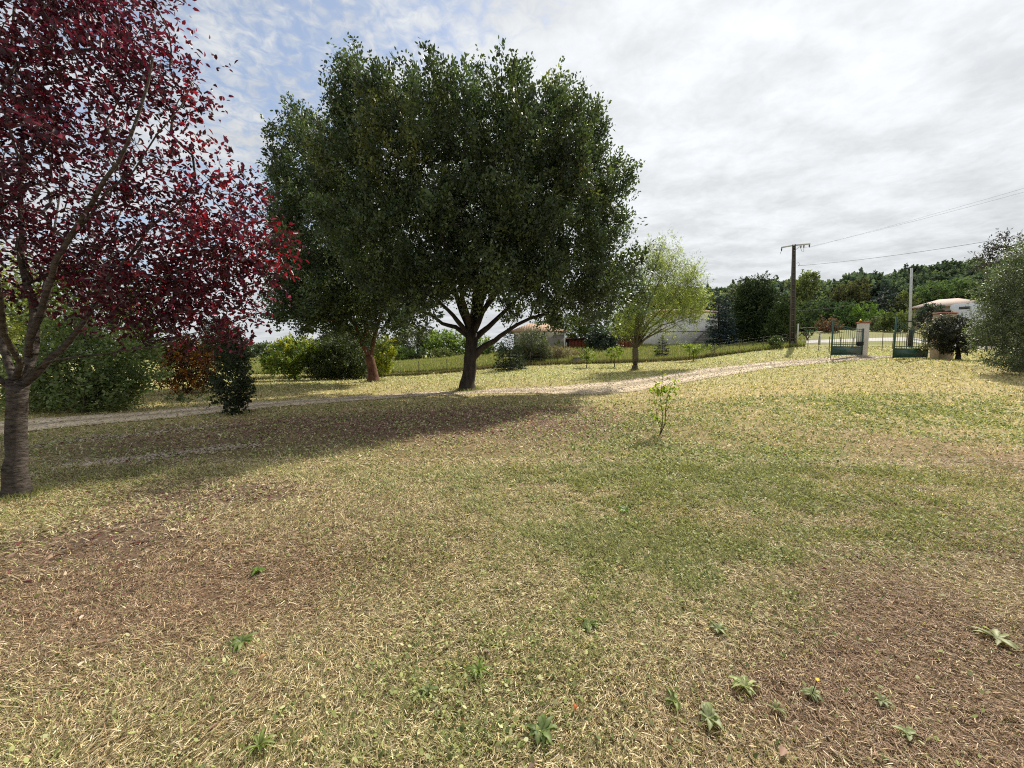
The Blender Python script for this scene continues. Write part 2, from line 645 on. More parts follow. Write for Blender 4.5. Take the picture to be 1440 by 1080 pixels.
def gcol(x, y):
    gr, br, ru, sh, di = weights(x, y)
    c = np.broadcast_to(STRAW, (len(x), 3)).copy()
    far = sstep(9, 24, y)[:, None]
    tuft = sstep(0.35, 0.75, vnoise(x, y, 0.35))[:, None]
    c = c * (1 - far) + (FIELD * (0.55 + 0.45 * tuft) + STRAW * 0.35 * (1 - tuft)) * far
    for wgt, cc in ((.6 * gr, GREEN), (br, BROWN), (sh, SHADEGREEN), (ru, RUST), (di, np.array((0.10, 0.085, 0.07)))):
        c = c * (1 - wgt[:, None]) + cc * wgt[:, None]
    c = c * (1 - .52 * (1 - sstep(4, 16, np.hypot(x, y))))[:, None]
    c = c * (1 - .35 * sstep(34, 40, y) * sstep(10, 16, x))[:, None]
    wood = (sstep(66, 90, y) * sstep(0.1, 0.35, x / np.maximum(y, 1)))[:, None]
    return c * (1 - wood) + np.array((0.05, 0.06, 0.025)) * wood


# ------------------------------------------------------------------ ground sheet
ys = [-30.0]
while ys[-1] < 620:
    y = ys[-1]
    ys.append(y + (3.0 if y < -6 else 0.4 if y < 0 else min(0.16 + 0.018 * y, 9.0)))
xs = [0.0]
while xs[-1] < 620:
    xs.append(xs[-1] + 0.16 + 0.026 * xs[-1])
xs = np.array([-v for v in xs[:0:-1]] + xs)
ys = np.array(ys)
GX, GY = np.meshgrid(xs, ys)
gx, gy = GX.ravel(), GY.ravel()
gzv = ground(gx, gy) + (vnoise(gx, gy, 1.3, 2) - 0.5) * 0.05 * (np.hypot(gx, gy) < 60)
nx = len(xs)
i = (np.arange(len(ys) - 1)[:, None] * nx + np.arange(nx - 1)[None]).ravel()
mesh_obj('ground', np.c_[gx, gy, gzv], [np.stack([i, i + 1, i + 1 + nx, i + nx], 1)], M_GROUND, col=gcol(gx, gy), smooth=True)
tag(bpy.data.objects['ground'], kind='structure')


def gnd(x, y):
    return ground(x, y) + (vnoise(x, y, 1.3, 2) - 0.5) * 0.05 * (np.hypot(x, y) < 60)


# ------------------------------------------------------------------ driveway and road
def strip(name, upper, lower, mat_, lift, nseg=160, across=9, colf=None, ragged=0.0):
    """sheet between two edges that are given as world polylines"""
    def res(pl):
        pl = np.array(pl)
        d = np.r_[0, np.cumsum(np.linalg.norm(np.diff(pl[:, :2], axis=0), axis=1))]
        s = np.linspace(0, 1, nseg)
        s = s * d[-1]
        return np.c_[np.interp(s, d, pl[:, 0]), np.interp(s, d, pl[:, 1])]
    U, L = res(upper), res(lower)
    v = np.linspace(0, 1, across)
    pts = U[:, None] * (1 - v)[None, :, None] + L[:, None] * v[None, :, None]
    if ragged:
        side = U - L
        side /= np.linalg.norm(side, axis=1)[:, None]
        e = np.linspace(0, 40, nseg)
        pts[:, 0] += side * ((vnoise(e * 3, e * 0 + 3, 1.5) - 0.5) * ragged)[:, None]
        pts[:, -1] -= side * ((vnoise(e * 3, e * 0 + 9, 1.5) - 0.5) * ragged)[:, None]
    x, y = pts[..., 0].ravel(), pts[..., 1].ravel()
    z = gnd(x, y) + lift
    c = np.ones((len(x), 3)) if colf is None else colf(np.tile(v, nseg), x, y)
    k = (np.arange(nseg - 1)[:, None] * across + np.arange(across - 1)[None]).ravel()
    o = mesh_obj(name, np.c_[x, y, z], [np.stack([k, k + across, k + across + 1, k + 1], 1)], mat_, col=c, smooth=True)
    return tag(o, kind='structure'), U, L


up_px = [(-120, 602), (-40, 597), (0, 594), (100, 586), (200, 579), (300, 571), (400, 563.5), (500, 557), (600, 551.5), (700, 547), (780, 543.5),
         (850, 538), (920, 529), (1000, 517.5), (1080, 509.5), (1150, 504.8), (1220, 501.3), (1268, 499.4), (1330, 496.8)]
lo_px = [(-120, 634), (-40, 620), (0, 613), (100, 601), (200, 592), (300, 582.5), (400, 572), (500, 563.5), (600, 557), (700, 553), (770, 554),
         (830, 556), (890, 551), (950, 541), (1000, 531.5), (1080, 518.5), (1150, 511), (1220, 505.8), (1268, 503.2), (1330, 500)]


def drive_col(v, x, y):
    ruts = np.exp(-((v - 0.22) / 0.16) ** 2) + np.exp(-((v - 0.78) / 0.16) ** 2)
    nz = vnoise(x, y, 0.9)
    k = np.clip(0.22 + 0.9 * ruts, 0, 1.0) * (0.8 + 0.5 * nz)
    a = np.clip(k, 0, 1)[:, None]
    return a * np.array((1.0, .93, .83)) + (1 - a) * np.array((0.40, 0.36, 0.26))


DRIVE_U = [hit(*p) for p in up_px]
DRIVE_L = [hit(*p) for p in lo_px]
_, dU, dL = strip('gravel_driveway', DRIVE_U, DRIVE_L, M_GRAVEL, 0.012, 260, 11, drive_col, 0.35)
ru_px = [(1118, 479.5), (1140, 478.6), (1180, 477.2), (1215, 476), (1270, 474.5), (1340, 481), (1400, 488), (1470, 492)]
rl_px = [(1118, 483.2), (1140, 482.6), (1180, 481.5), (1215, 480.6), (1270, 480), (1340, 487), (1400, 493.2), (1470, 497.5)]
strip('lane', [hit(*p) for p in ru_px], [hit(*p) for p in rl_px], M_ROAD, 0.02, 80, 5)


def in_drive(x, y):
    """signed test: inside the driveway sheet (polygon test in the ground plane)"""
    poly = np.r_[dU, dL[::-1]]
    inside = np.zeros(len(x), bool)
    x0, y0 = poly[-1]
    for x1, y1 in poly:
        c = ((y1 > y) != (y0 > y)) & (x < (x0 - x1) * (y - y1) / (y0 - y1 + 1e-12) + x1)
        inside ^= c
        x0, y0 = x1, y1
    return inside


# ------------------------------------------------------------------ leaves and crowns
def norm(v):
    return v / (np.linalg.norm(v, axis=-1, keepdims=True) + 1e-9)


def leaf_mesh(p, d, nrm, L, W, col, shape='leaf'):
    """p base, d direction, nrm normal; returns verts, faces, colours"""
    p = np.asarray(p)
    n = len(p)
    d = norm(d)
    s = norm(np.cross(d, nrm))
    u = norm(np.cross(s, d))
    L = np.broadcast_to(np.asarray(L, float), (n,))[:, None]
    W = np.broadcast_to(np.asarray(W, float), (n,))[:, None]
    if shape == 'kite':
        v = np.stack([p, p + d * L * .45 + s * W * .5 + u * W * .12, p + d * L, p + d * L * .45 - s * W * .5 + u * W * .12], 1)
        f = [np.arange(n * 4).reshape(n, 4)]
        k = 4
    elif shape == 'hex':
        v = np.stack([p, p + d * L * .28 + s * W * .42, p + d * L * .68 + s * W * .40, p + d * L,
                      p + d * L * .68 - s * W * .40, p + d * L * .28 - s * W * .42], 1)
        f = [np.arange(n * 6).reshape(n, 6)]
        k = 6
    else:                                            # two folded halves with a drooping tip
        tip = p + d * L - u * L * .10
        fold = u * W * .22
        v = np.stack([p, p + d * L * .30 + s * W * .48 + fold, p + d * L * .66 + s * W * .36 + fold * .8, tip,
                      p + d * L * .66 - s * W * .36 + fold * .8, p + d * L * .30 - s * W * .48 + fold], 1)
        b = np.arange(n)[:, None] * 6
        f = [np.concatenate([b + np.array([[0, 1, 2, 3]]), b + np.array([[0, 3, 4, 5]])])]
        k = 6
    return v.reshape(-1, 3), f, np.repeat(col, k, axis=0)


def rdir(n, rng):
    return norm(rng.normal(size=(n, 3)))


def lobe_px(t, lobes):
    """(px, py, rx px, ry px, depth offset m, depth radius m or None) -> centre, radii in metres"""
    out = []
    for (px, py, rx, ry, dt, rd) in lobes:
        tt = t + dt
        c = P(px, py, tt)
        a = (px - 720.0) / F
        w_ = rx * tt / F                              # half width to be seen; a ball off the axis is seen drawn out
        if rd:
            r0 = math.sqrt(max(w_ * w_ - a * a * rd * rd, 0.25 * w_ * w_))
        else:
            r0 = rd = w_ / math.sqrt(1 + a * a)
        out.append((c, np.array([r0, rd, ry * tt / F])))
    return out


def sample_lobes(lobes, n, rng, inner=0.5, lump=0.18, gaps=0.0, gapcut=-0.3):
    A = np.array([r[0] * r[2] + r[0] * r[1] + r[1] * r[2] for c, r in lobes])
    which = rng.choice(len(lobes), size=n * 4, p=A / A.sum())
    C = np.array([c for c, r in lobes])
    R = np.array([r for c, r in lobes])
    d = rdir(n * 4, rng)
    rad = 1 - (1 - inner) * rng.random(n * 4) ** 1.6
    # uneven outline: lumps over the direction
    ph = rng.random((6, 4)) * 6.28
    lum = sum(np.sin(d @ (rng.normal(size=3) * 4.0) + ph[k, 0] + which * 1.3) for k in range(6)) / 3.5
    rad = rad * (1 + lump * lum)
    p = C[which] + d * R[which] * rad[:, None]
    keep = np.ones(len(p), bool)
    for k in range(len(lobes)):                       # thin out what lies deep inside another lobe
        q = (((p - C[k]) / R[k]) ** 2).sum(1)
        keep &= ~((which != k) & (q < 0.30) & (rng.random(len(p)) < 0.85))
    if gaps:
        fld = 0.0
        for k in range(7):
            kv = rng.normal(size=3)
            kv = kv / np.linalg.norm(kv) * gaps * (0.6 + 0.25 * k)
            fld = fld + np.sin(p @ kv + rng.random() * 6.28)
        keep &= fld > rng.normal(size=len(p)) * 0.7 + gapcut
    p, d, which = p[keep][:n], d[keep][:n], which[keep][:n]
    return p, norm(d / R[which]), which


def crown(name, lobes, rng, L, W, od, cols, mat_, parent, per=14, sprig=0.5, up=0.45, shape='hex', inner=0.5, droop=0.0,
          lump=0.18, jit=0.35, floor=None, mixf=None, gaps=0.0, gapcut=-0.3,
          boughs=None):
    """leaf clumps through the lobes' shells; cols: list of albedo colours, chosen clump by clump"""
    area = sum(math.pi * r[0] * r[2] for c, r in lobes)
    fill = {'kite': 0.5, 'hex': 0.62, 'leaf': 0.62}[shape]
    n = max(int(od * area / (0.5 * fill * L * W)), 60)
    m = max(n // per, 5)
    bt = 1.0
    if boughs:                                       # leaves gathered on separate boughs with hollows between them
        space, blen, brad = boughs
        q, qn, _ = sample_lobes(lobes, 6000, rng, inner, lump=lump)
        sel = []
        for a in range(len(q)):
            if not sel or np.min(((q[sel] - q[a]) ** 2).sum(1)) > space ** 2:
                sel.append(a)
        q, qn = q[sel], qn[sel]
        nb = len(q)
        qa = norm(qn * (1 - up) + np.array([0, 0, up]) + rng.normal(size=(nb, 3)) * 0.18)
        bl = blen * (0.6 + 0.8 * rng.random(nb))
        br_ = brad * (0.7 + 0.6 * rng.random(nb))
        j = rng.choice(nb, size=m, p=(bl * br_) / (bl * br_).sum())
        u = rng.random(m) ** 0.75 * 1.45 - 1.12
        off = np.clip(rng.normal(size=(m, 3)), -1.7, 1.7) * (br_[j] * (0.62 - 0.34 * np.clip(u + .57, 0, 1)))[:, None]
        c = q[j] + qa[j] * (bl[j] * u)[:, None] + off
        nr = norm(qa[j] + 0.35 * off / br_[j][:, None])
        ax = norm(qa[j] * 0.9 + 0.45 * off / br_[j][:, None] + rng.normal(size=(m, 3)) * 0.22)
        bt = (0.72 + 0.56 * rng.random(nb))[j][:, None]
        mf = m // 4                                  # some clumps fill in between the boughs
        cf, nf_, _ = sample_lobes(lobes, mf, rng, 0.55, lump=lump)
        mf = len(cf)
        c[:mf] = cf - nf_ * 0.35
        ax[:mf] = norm(nf_ * (1 - up) + np.array([0, 0, up]) + rng.normal(size=(mf, 3)) * 0.25)
        nr[:mf] = nf_
    else:
        c, nr, which = sample_lobes(lobes, m, rng, inner, lump=lump, gaps=gaps, gapcut=gapcut)
        m = len(c)
        ax = norm(nr * (1 - up) + np.array([0, 0, up]) + rng.normal(size=(m, 3)) * 0.25 - np.array([0, 0, droop]))
    ln = sprig * (0.5 + 1.0 * rng.random(m) ** 1.5)
    k = np.repeat(np.arange(m), per)
    u = rng.random(len(k))
    base = c[k] + ax[k] * (ln[k] * (u - 0.35))[:, None] + rng.normal(size=(len(k), 3)) * (jit * sprig * 0.5) * (1.1 - 0.6 * u)[:, None]
    d = norm(ax[k] * 0.7 + rdir(len(k), rng) * 0.9)
    nn = norm(rdir(len(k), rng) + np.array([0, 0, 0.8]) + nr[k] * 0.4)
    if floor is not None:
        keep = base[:, 2] > ground(base[:, 0], base[:, 1]) + floor
        base, d, nn, k = base[keep], d[keep], nn[keep], k[keep]
    cols = np.array(cols)
    if mixf is not None:
        pick = mixf(c, rng)
    else:
        pick = rng.choice(len(cols), size=m)
    cc = cols[pick][k] * (bt * (0.62 + 0.76 * rng.random((m, 1))))[k] * (0.8 + 0.4 * rng.random((len(k), 1)))
    size = 0.7 + 0.6 * rng.random(len(k))
    v, f, vc = leaf_mesh(base, d, nn, L * size, W * size, cc, shape)
    o = mesh_obj(name, v, f, mat_, parent, col=vc)
    return o, c, ax


def skeleton(roots, targets, bf=0.35):
    """roots: list of polylines [(pt, r)...] ; first is the trunk.  targets are hooked on by path length."""
    pos, par, plen, fixed = [], [], [], []
    for li, pl in enumerate(roots):
        for j, (pt, r) in enumerate(pl):
            pt = np.asarray(pt, float)
            if j == 0:
                if li == 0:
                    pr = -1
                else:
                    pr = int(np.argmin([np.linalg.norm(pt - q) for q in pos]))
            else:
                pr = len(pos) - 1
            pos.append(pt)
            par.append(pr)
            fixed.append(r)
            plen.append(0.0 if pr < 0 else plen[pr] + np.linalg.norm(pt - pos[pr]))
    nroot = len(pos)
    ok_from = max(len(roots[0]) - 2, 0)
    T = np.asarray(targets, float)
    if len(T):
        pos_a = np.array(pos)
        pl_a = np.array(plen)
        use = np.arange(ok_from, nroot)
        D = np.linalg.norm(T[:, None] - pos_a[use][None], axis=2)
        cost = D + bf * (pl_a[use][None] + D)
        best = cost.argmin(1)
        bc = cost.min(1)
        bp = use[best]
        bd = D[np.arange(len(T)), best]
        todo = np.ones(len(T), bool)
        for _ in range(len(T)):
            j = int(np.where(todo, bc, 1e9).argmin())
            todo[j] = False
            pos.append(T[j])
            par.append(int(bp[j]))
            fixed.append(None)
            plen.append(plen[bp[j]] + bd[j])
            me = len(pos) - 1
            d = np.linalg.norm(T - T[j], axis=1)
            c2 = d + bf * (plen[me] + d)
            imp = todo & (c2 < bc)
            bc[imp] = c2[imp]
            bp[imp] = me
            bd[imp] = d[imp]
    return np.array(pos), np.array(par), fixed


def wood_mesh(pos, par, fixed, tip=0.012, expo=2.3, sides=(10, 6, 4), rmax=None, wob=0.06, rng=RNG):
    n = len(pos)
    kids = [[] for _ in range(n)]
    for k in range(n):
        if par[k] >= 0:
            kids[par[k]].append(k)
    rad = np.zeros(n)
    order = list(range(n))[::-1]
    for k in order:
        if fixed[k] is not None:
            rad[k] = fixed[k]
        else:
            s = sum(rad[c] ** expo for c in kids[k])
            rad[k] = max(tip, s ** (1 / expo)) if s > 0 else tip
            if rmax:
                rad[k] = min(rad[k], rmax)
    V, Fq, cnt = [], [], 0
    # chains: follow the thickest child
    stack = [(0, None)]
    while stack:
        start, frm = stack.pop()
        chain = [] if frm is None else [frm]
        k = start
        while True:
            chain.append(k)
            if not kids[k]:
                break
            ch = sorted(kids[k], key=lambda c: -rad[c])
            for c in ch[1:]:
                stack.append((c, k))
            k = ch[0]
        pts = pos[chain]
        rr = rad[chain].copy()
        if frm is not None:
            rr[0] = min(rr[0], rr[1] * 1.15)
        if len(pts) < 2:
            continue
        # round the chain off
        q = [pts[0]]
        qr = [rr[0]]
        for a in range(len(pts) - 1):
            ln = np.linalg.norm(pts[a + 1] - pts[a])
            m = 2 if ln > 0.25 else 1
            p0 = pts[a - 1] if a > 0 else pts[a]
            p3 = pts[a + 2] if a + 2 < len(pts) else pts[a + 1]
            for s in range(1, m + 1):
                t = s / m
                cr = 0.5 * ((2 * pts[a]) + (-p0 + pts[a + 1]) * t + (2 * p0 - 5 * pts[a] + 4 * pts[a + 1] - p3) * t * t
                            + (-p0 + 3 * pts[a] - 3 * pts[a + 1] + p3) * t ** 3)
                if s < m:
                    cr = cr + rng.normal(size=3) * wob * ln * 0.5
                q.append(cr)
                qr.append(rr[a] * (1 - t) + rr[a + 1] * t)
        q = np.array(q)
        qr = np.array(qr)
        ns = sides[0] if qr.max() > 0.07 else sides[1] if qr.max() > 0.02 else sides[2]
        v, f = tube_arr(q, qr, ns)
        V.append(v)
        Fq.append(f + cnt)
        cnt += len(v)
    return np.concatenate(V), np.concatenate(Fq)


def make_tree(name, label, cat, base, trunk, limbs, lobes, bark, leafkw, rng, ntarget=250, bf=0.35, tip=0.012, rmax=None, group=None,
              inner_targets=0.35, crown_name='crown', expo=2.3, trunk_sides=14):
    root = thing(name, label, cat, base, group)
    lead = leafkw.pop('leaf_mat')
    o, c, ax = crown(crown_name, lobes, rng, mat_=lead, parent=root, **leafkw)
    pick = rng.choice(len(c), size=min(ntarget, len(c)), replace=False)
    tg = c[pick]
    # some targets further in so that limbs carry side branches
    more, _, _ = sample_lobes(lobes, ntarget // 2, rng, inner_targets)
    tg = np.r_[tg, more]
    pos, par, fx = skeleton([trunk] + limbs, tg, bf)
    v, f = wood_mesh(pos, par, fx, tip, expo, sides=(trunk_sides, 6, 4), rmax=rmax, rng=rng)
    mesh_obj('trunk', v, [f], bark, root, smooth=True)
    return root


def flare(base, pts, r):
    """trunk polyline with a root flare"""
    b = np.array(base, float)
    out = [(b + (0, 0, -0.25), r[0] * 1.75), (b + (0, 0, 0.0), r[0] * 1.5), (b + (0, 0, 0.12), r[0] * 1.22), (b + (0, 0, 0.32), r[0] * 1.06)]
    for p, q in zip(pts, r[1:]):
        out.append((np.array(p, float), q))
    return out


def limb_px(t, pts, r0, r1):
    n = len(pts)
    return [(P(px, py, t + dt), r0 + (r1 - r0) * (k / (n - 1)) ** 0.8) for k, (px, py, dt) in enumerate(pts)]


OAK = [(0.062, 0.088, 0.044), (0.048, 0.070, 0.040), (0.085, 0.110, 0.044), (0.130, 0.140, 0.048)]
# ------------------------------------------------------------------ the large round tree
rng = np.random.default_rng(11)
t0 = 16.4
b = G(657, t0)
trunk = flare(b, [P(659, 530, t0), P(661, 505, t0), P(663, 485, t0), P(663, 470, t0)], [0.30, 0.285, 0.27, 0.27, 0.25])
lim = [
    limb_px(t0, [(668, 499, 0), (681, 487, -.1), (696, 479, -.3), (713, 466, -.6), (745, 448, -1.2), (790, 430, -1.8)], .17, .04),
    limb_px(t0, [(665, 480, 0), (679, 466, .2), (696, 451, .5), (718, 430, .8), (760, 395, 1.4), (815, 350, 2.0)], .16, .04),
    limb_px(t0, [(666, 468, 0), (678, 440, -.2), (696, 415, -.5), (725, 360, -.9), (760, 290, -1.2)], .15, .04),
    limb_px(t0, [(657, 472, 0), (641, 460, .1), (622, 455, .3), (606, 443, .6), (565, 430, 1.2), (510, 420, 1.6)], .12, .03),
    limb_px(t0, [(658, 468, 0), (643, 451, -.2), (630, 436, -.4), (600, 410, -1.0), (550, 370, -1.6)], .13, .03),
    limb_px(t0, [(663, 470, 0), (668, 430, .2), (662, 370, .4), (652, 290, .5), (655, 180, .6), (650, 120, .7)], .2, .03),
    limb_px(t0, [(660, 462, 0), (640, 410, .4), (612, 340, 1.0), (585, 250, 1.6), (565, 160, 2.0)], .15, .03),
    limb_px(t0, [(669, 450, 0), (700, 360, .4), (735, 270, .8), (760, 170, 1.2)], .15, .03),
    limb_px(t0, [(660, 462, 0), (650, 420, -1.0), (640, 380, -2.4), (620, 330, -4.0)], .14, .03),
    limb_px(t0, [(668, 462, 0), (690, 420, 1.2), (700, 390, 3.0), (720, 350, 4.5)], .14, .03),
    limb_px(t0, [(713, 436, .8), (770, 370, 1.0), (820, 300, 1.2), (850, 250, 1.2)], .08, .02),
]
lobes = lobe_px(t0, [
    (655, 256, 165, 114, -1.6, 3.6), (572, 228, 108, 92, -1.4, 2.9), (745, 250, 108, 94, -1.0, 3.2), (512, 170, 50, 58, -.8, 1.5),
    (600, 168, 65, 44, -1, 2.0), (690, 166, 72, 42, -1, 2.0), (772, 186, 48, 52, -.6, 1.7), (830, 240, 42, 66, -.3, 1.8),
    (842, 305, 44, 72, -.3, 2.2), (812, 376, 72, 70, -1.0, 2.4), (765, 400, 84, 45, -1.6, 2.0), (675, 380, 120, 50, -2.8, 1.6), (598, 394, 82, 45, -2.2, 2.0),
    (560, 330, 110, 85, -2.0, 2.4), (690, 310, 110, 80, -3.0, 2.0), (482, 240, 48, 70, -.4, 1.6), (886, 395, 28, 36, 1.2, 1.0),
    (640, 330, 130, 80, 0.6, 1.6)])


def oak_mix(c, rg):
    p = rg.random(len(c))
    pale = (vnoise(c[:, 0] + 40, c[:, 2], 0.45) > 0.56) & (c[:, 2] > 7)
    return np.where(p < 0.35, 0, np.where(p < 0.62, 1, np.where(pale, 3, 2)))


make_tree('broad_tree', 'huge dark green dome-shaped tree with a thick dark trunk beside the gravel drive', 'tree', b, trunk, lim, lobes, M_BARK,
          dict(leaf_mat=M_LEAF, L=0.125, W=0.066, od=2.25, cols=OAK, per=24, sprig=0.62, up=0.60, shape='hex', inner=0.50, lump=0.06, mixf=oak_mix, jit=.34, boughs=(1.28, 1.0, .60)),
          rng, ntarget=480, bf=0.28, tip=0.010, trunk_sides=18)

# ------------------------------------------------------------------ second dark tree with a reddish forked trunk
rng = np.random.default_rng(12)
t0 = 21.0
b = G(525, t0)
trunk = flare(b, [P(524, 522, t0), P(521, 508, t0), P(519, 500, t0)], [0.27, 0.25, 0.24, 0.23])
lim = [limb_px(t0, [(519, 500, 0), (513, 490, -.2), (507, 476, -.3), (498, 455, -.6), (470, 420, -1.2), (440, 380, -1.5)], .17, .04),
       limb_px(t0, [(520, 501, 0), (524, 488, .2), (527, 472, .3), (533, 450, .5), (545, 400, .8), (540, 340, 1.0)], .17, .04),
       limb_px(t0, [(510, 482, 0), (514, 455, .8), (505, 410, 1.6), (490, 340, 2.0)], .1, .03)]
lobes = lobe_px(t0, [(480, 370, 95, 85, 0, 3.6), (420, 380, 48, 62, 0.2, 2.0), (405, 290, 36, 62, 0.0, 1.7), (428, 225, 44, 66, -0.4, 1.8), (450, 300, 80, 85, 0.0, 2.8), (530, 400, 70, 62, 0, 2.6),
                     (440, 435, 60, 32, -.8, 1.8), (520, 445, 62, 28, -.8, 1.8), (395, 420, 26, 30, -.3, 1.2), (500, 400, 70, 50, -2.4, 1.8)])
make_tree('forked_tree', 'dark green tree with a reddish brown forked trunk beyond the gravel drive', 'tree', b, trunk, lim, lobes, M_BARK_RED,
          dict(leaf_mat=M_LEAF, L=0.14, W=0.08, od=2.5, cols=OAK[:3], per=20, sprig=0.6, up=0.45, shape='hex', inner=0.5, lump=0.06, boughs=(1.2, 1.0, .62)),
          rng, ntarget=200, bf=0.3, trunk_sides=14)

# ------------------------------------------------------------------ purple-leaved tree in front at the left
rng = np.random.default_rng(13)
t0 = 4.15
b = G(25, t0)
trunk = flare(b, [P(24, 640, t0), P(23, 590, t0), P(24, 555, t0), P(26, 535, t0)], [0.086, 0.081, 0.079, 0.080, 0.088])
lim = [
    limb_px(t0, [(28, 540, 0), (45, 500, .05), (48, 455, .1), (38, 400, .15), (32, 330, .2), (30, 230, .3), (25, 120, .4), (20, 10, .5)], 0.0528, 0.0119),
    limb_px(t0, [(34, 540, 0), (70, 505, .05), (105, 470, .1), (128, 435, .1), (150, 395, .15), (190, 350, .2), (235, 300, .3), (275, 250, .35)], 0.0384, 0.0085),
    limb_px(t0, [(45, 522, 0), (62, 512, -.05), (100, 503, -.1), (150, 498, -.15), (200, 490, -.2), (240, 480, -.2), (290, 465, -.2)], 0.0160, 0.0051),
    limb_px(t0, [(40, 500, 0), (58, 440, -.1), (72, 395, -.2), (95, 340, -.3), (130, 285, -.4), (165, 230, -.5), (195, 160, -.5), (215, 80, -.5)], 0.0360, 0.0085),
    limb_px(t0, [(20, 535, 0), (5, 490, .1), (-10, 440, .2), (-40, 380, .3), (-90, 290, .4), (-140, 200, .5)], 0.0384, 0.0085),
    limb_px(t0, [(15, 545, 0), (-20, 515, -.1), (-70, 480, -.2), (-140, 440, -.3), (-230, 390, -.4)], 0.0320, 0.0076),
    limb_px(t0, [(20, 540, 0), (5, 470, -.4), (-5, 390, -.8), (-10, 300, -1.1), (0, 200, -1.3)], 0.0320, 0.0076),
    limb_px(t0, [(30, 540, 0), (40, 480, .5), (60, 410, 1.0), (75, 330, 1.4), (85, 230, 1.8)], 0.0320, 0.0076),
    limb_px(t0, [(128, 435, .1), (180, 415, 0), (240, 385, -.1), (310, 365, -.1), (365, 345, -.1)], 0.0136, 0.0043),
    limb_px(t0, [(105, 470, .1), (140, 440, .4), (190, 425, .7), (250, 410, .9), (310, 400, 1.1)], 0.0128, 0.0043),
    limb_px(t0, [(95, 340, -.3), (150, 270, -.3), (220, 190, -.2), (270, 120, -.1)], 0.0160, 0.0043),
]
lobes = lobe_px(t0, [
    (40, 170, 230, 200, 0, None), (170, 240, 190, 160, 0, None), (225, 120, 85, 110, 0.1, None), (250, 300, 115, 100, 0.1, None), (345, 350, 80, 50, 0.0, None), (215, 445, 90, 34, 0.1, None),
    (250, 405, 110, 60, 0.1, None), (335, 425, 42, 62, 0.2, None), (110, 370, 150, 90, .5, None), (-160, 250, 240, 190, 0, None), (90, -10, 200, 150, 0, None),
    (318, 480, 30, 24, .2, None), (335, 270, 42, 45, 0.1, None)])
PURP = [(0.034, 0.009, 0.014), (0.045, 0.009, 0.013), (0.028, 0.011, 0.018), (0.082, 0.011, 0.013), (0.085, 0.048, 0.056)]


def purple_mix(c, rg):
    p = rg.random(len(c))
    red = (c[:, 0] > -3.6) & (vnoise(c[:, 0] * 1.3, c[:, 2] * 1.3, 1.0) > 0.42)
    red |= c[:, 0] > -2.75
    return np.where(red & (p < 0.42), 3, np.where(p < 0.36, 0, np.where(p < 0.62, 1, np.where(p < 0.9, 2, 4))))


make_tree('purple_tree', 'purple-leaved tree with wine red foliage and a pale banded trunk, cut by the frame edge', 'tree', b, trunk, lim, lobes, M_BARK_GREY,
          dict(leaf_mat=M_PURPLE, L=0.062, W=0.033, od=0.68, cols=PURP, per=10, sprig=0.28, up=0.15, shape='leaf', inner=0.12, lump=0.08, jit=0.5, mixf=purple_mix, gaps=5.0, gapcut=-1.2),
          rng, ntarget=620, bf=0.3, tip=0.0035, expo=2.2, inner_targets=0.15, trunk_sides=18)

# ------------------------------------------------------------------ feathery willow-like tree past the drive
rng = np.random.default_rng(14)
t0 = 26.0
b = G(893, t0)
trunk = flare(b, [P(893.5, 508, t0), P(893, 497, t0), P(893, 490, t0)], [0.20, 0.19, 0.19, 0.19])
lim = []
for (ex, ey, dt) in ((990, 434, .5), (970, 400, -.8), (945, 365, .6), (930, 345, -.5), (915, 360, .9), (960, 450, -1.2), (878, 455, -.5), (868, 468, .8), (900, 380, 1.4), (985, 410, 1.2),
                     (940, 420, 2.0), (925, 400, -2.0), (955, 455, 1.6)):
    lim.append(limb_px(t0, [(893, 490, 0), (893 + (ex - 893) * .22, 490 + (ey - 490) * .36, dt * .2), (893 + (ex - 893) * .55, 490 + (ey - 490) * .66, dt * .6), (ex, ey, dt)], .085, .018))
lobes = lobe_px(t0, [(935, 420, 52, 52, 0, 2.4), (960, 425, 32, 36, 0, 1.6), (900, 450, 36, 28, 0, 1.7), (925, 375, 34, 38, 0, 1.5), (968, 395, 22, 26, 0, 1.1), (975, 425, 22, 26, 0, 1.0), (880, 458, 20, 18, 0, 1.0)])
make_tree('feathery_tree', 'small pale green feathery tree with thin spreading limbs on the lawn past the drive', 'tree', b, trunk, lim, lobes, M_BARK_OLIVE,
          dict(leaf_mat=M_LEAF_SOFT, L=0.17, W=0.034, od=0.85, cols=[(0.21, 0.235, 0.075), (0.27, 0.28, 0.09), (0.15, 0.19, 0.06)], per=22, sprig=1.0, up=0.55,
               shape='kite', inner=0.1, lump=0.2, jit=0.22), rng, ntarget=420, bf=0.25, tip=0.010, trunk_sides=10)


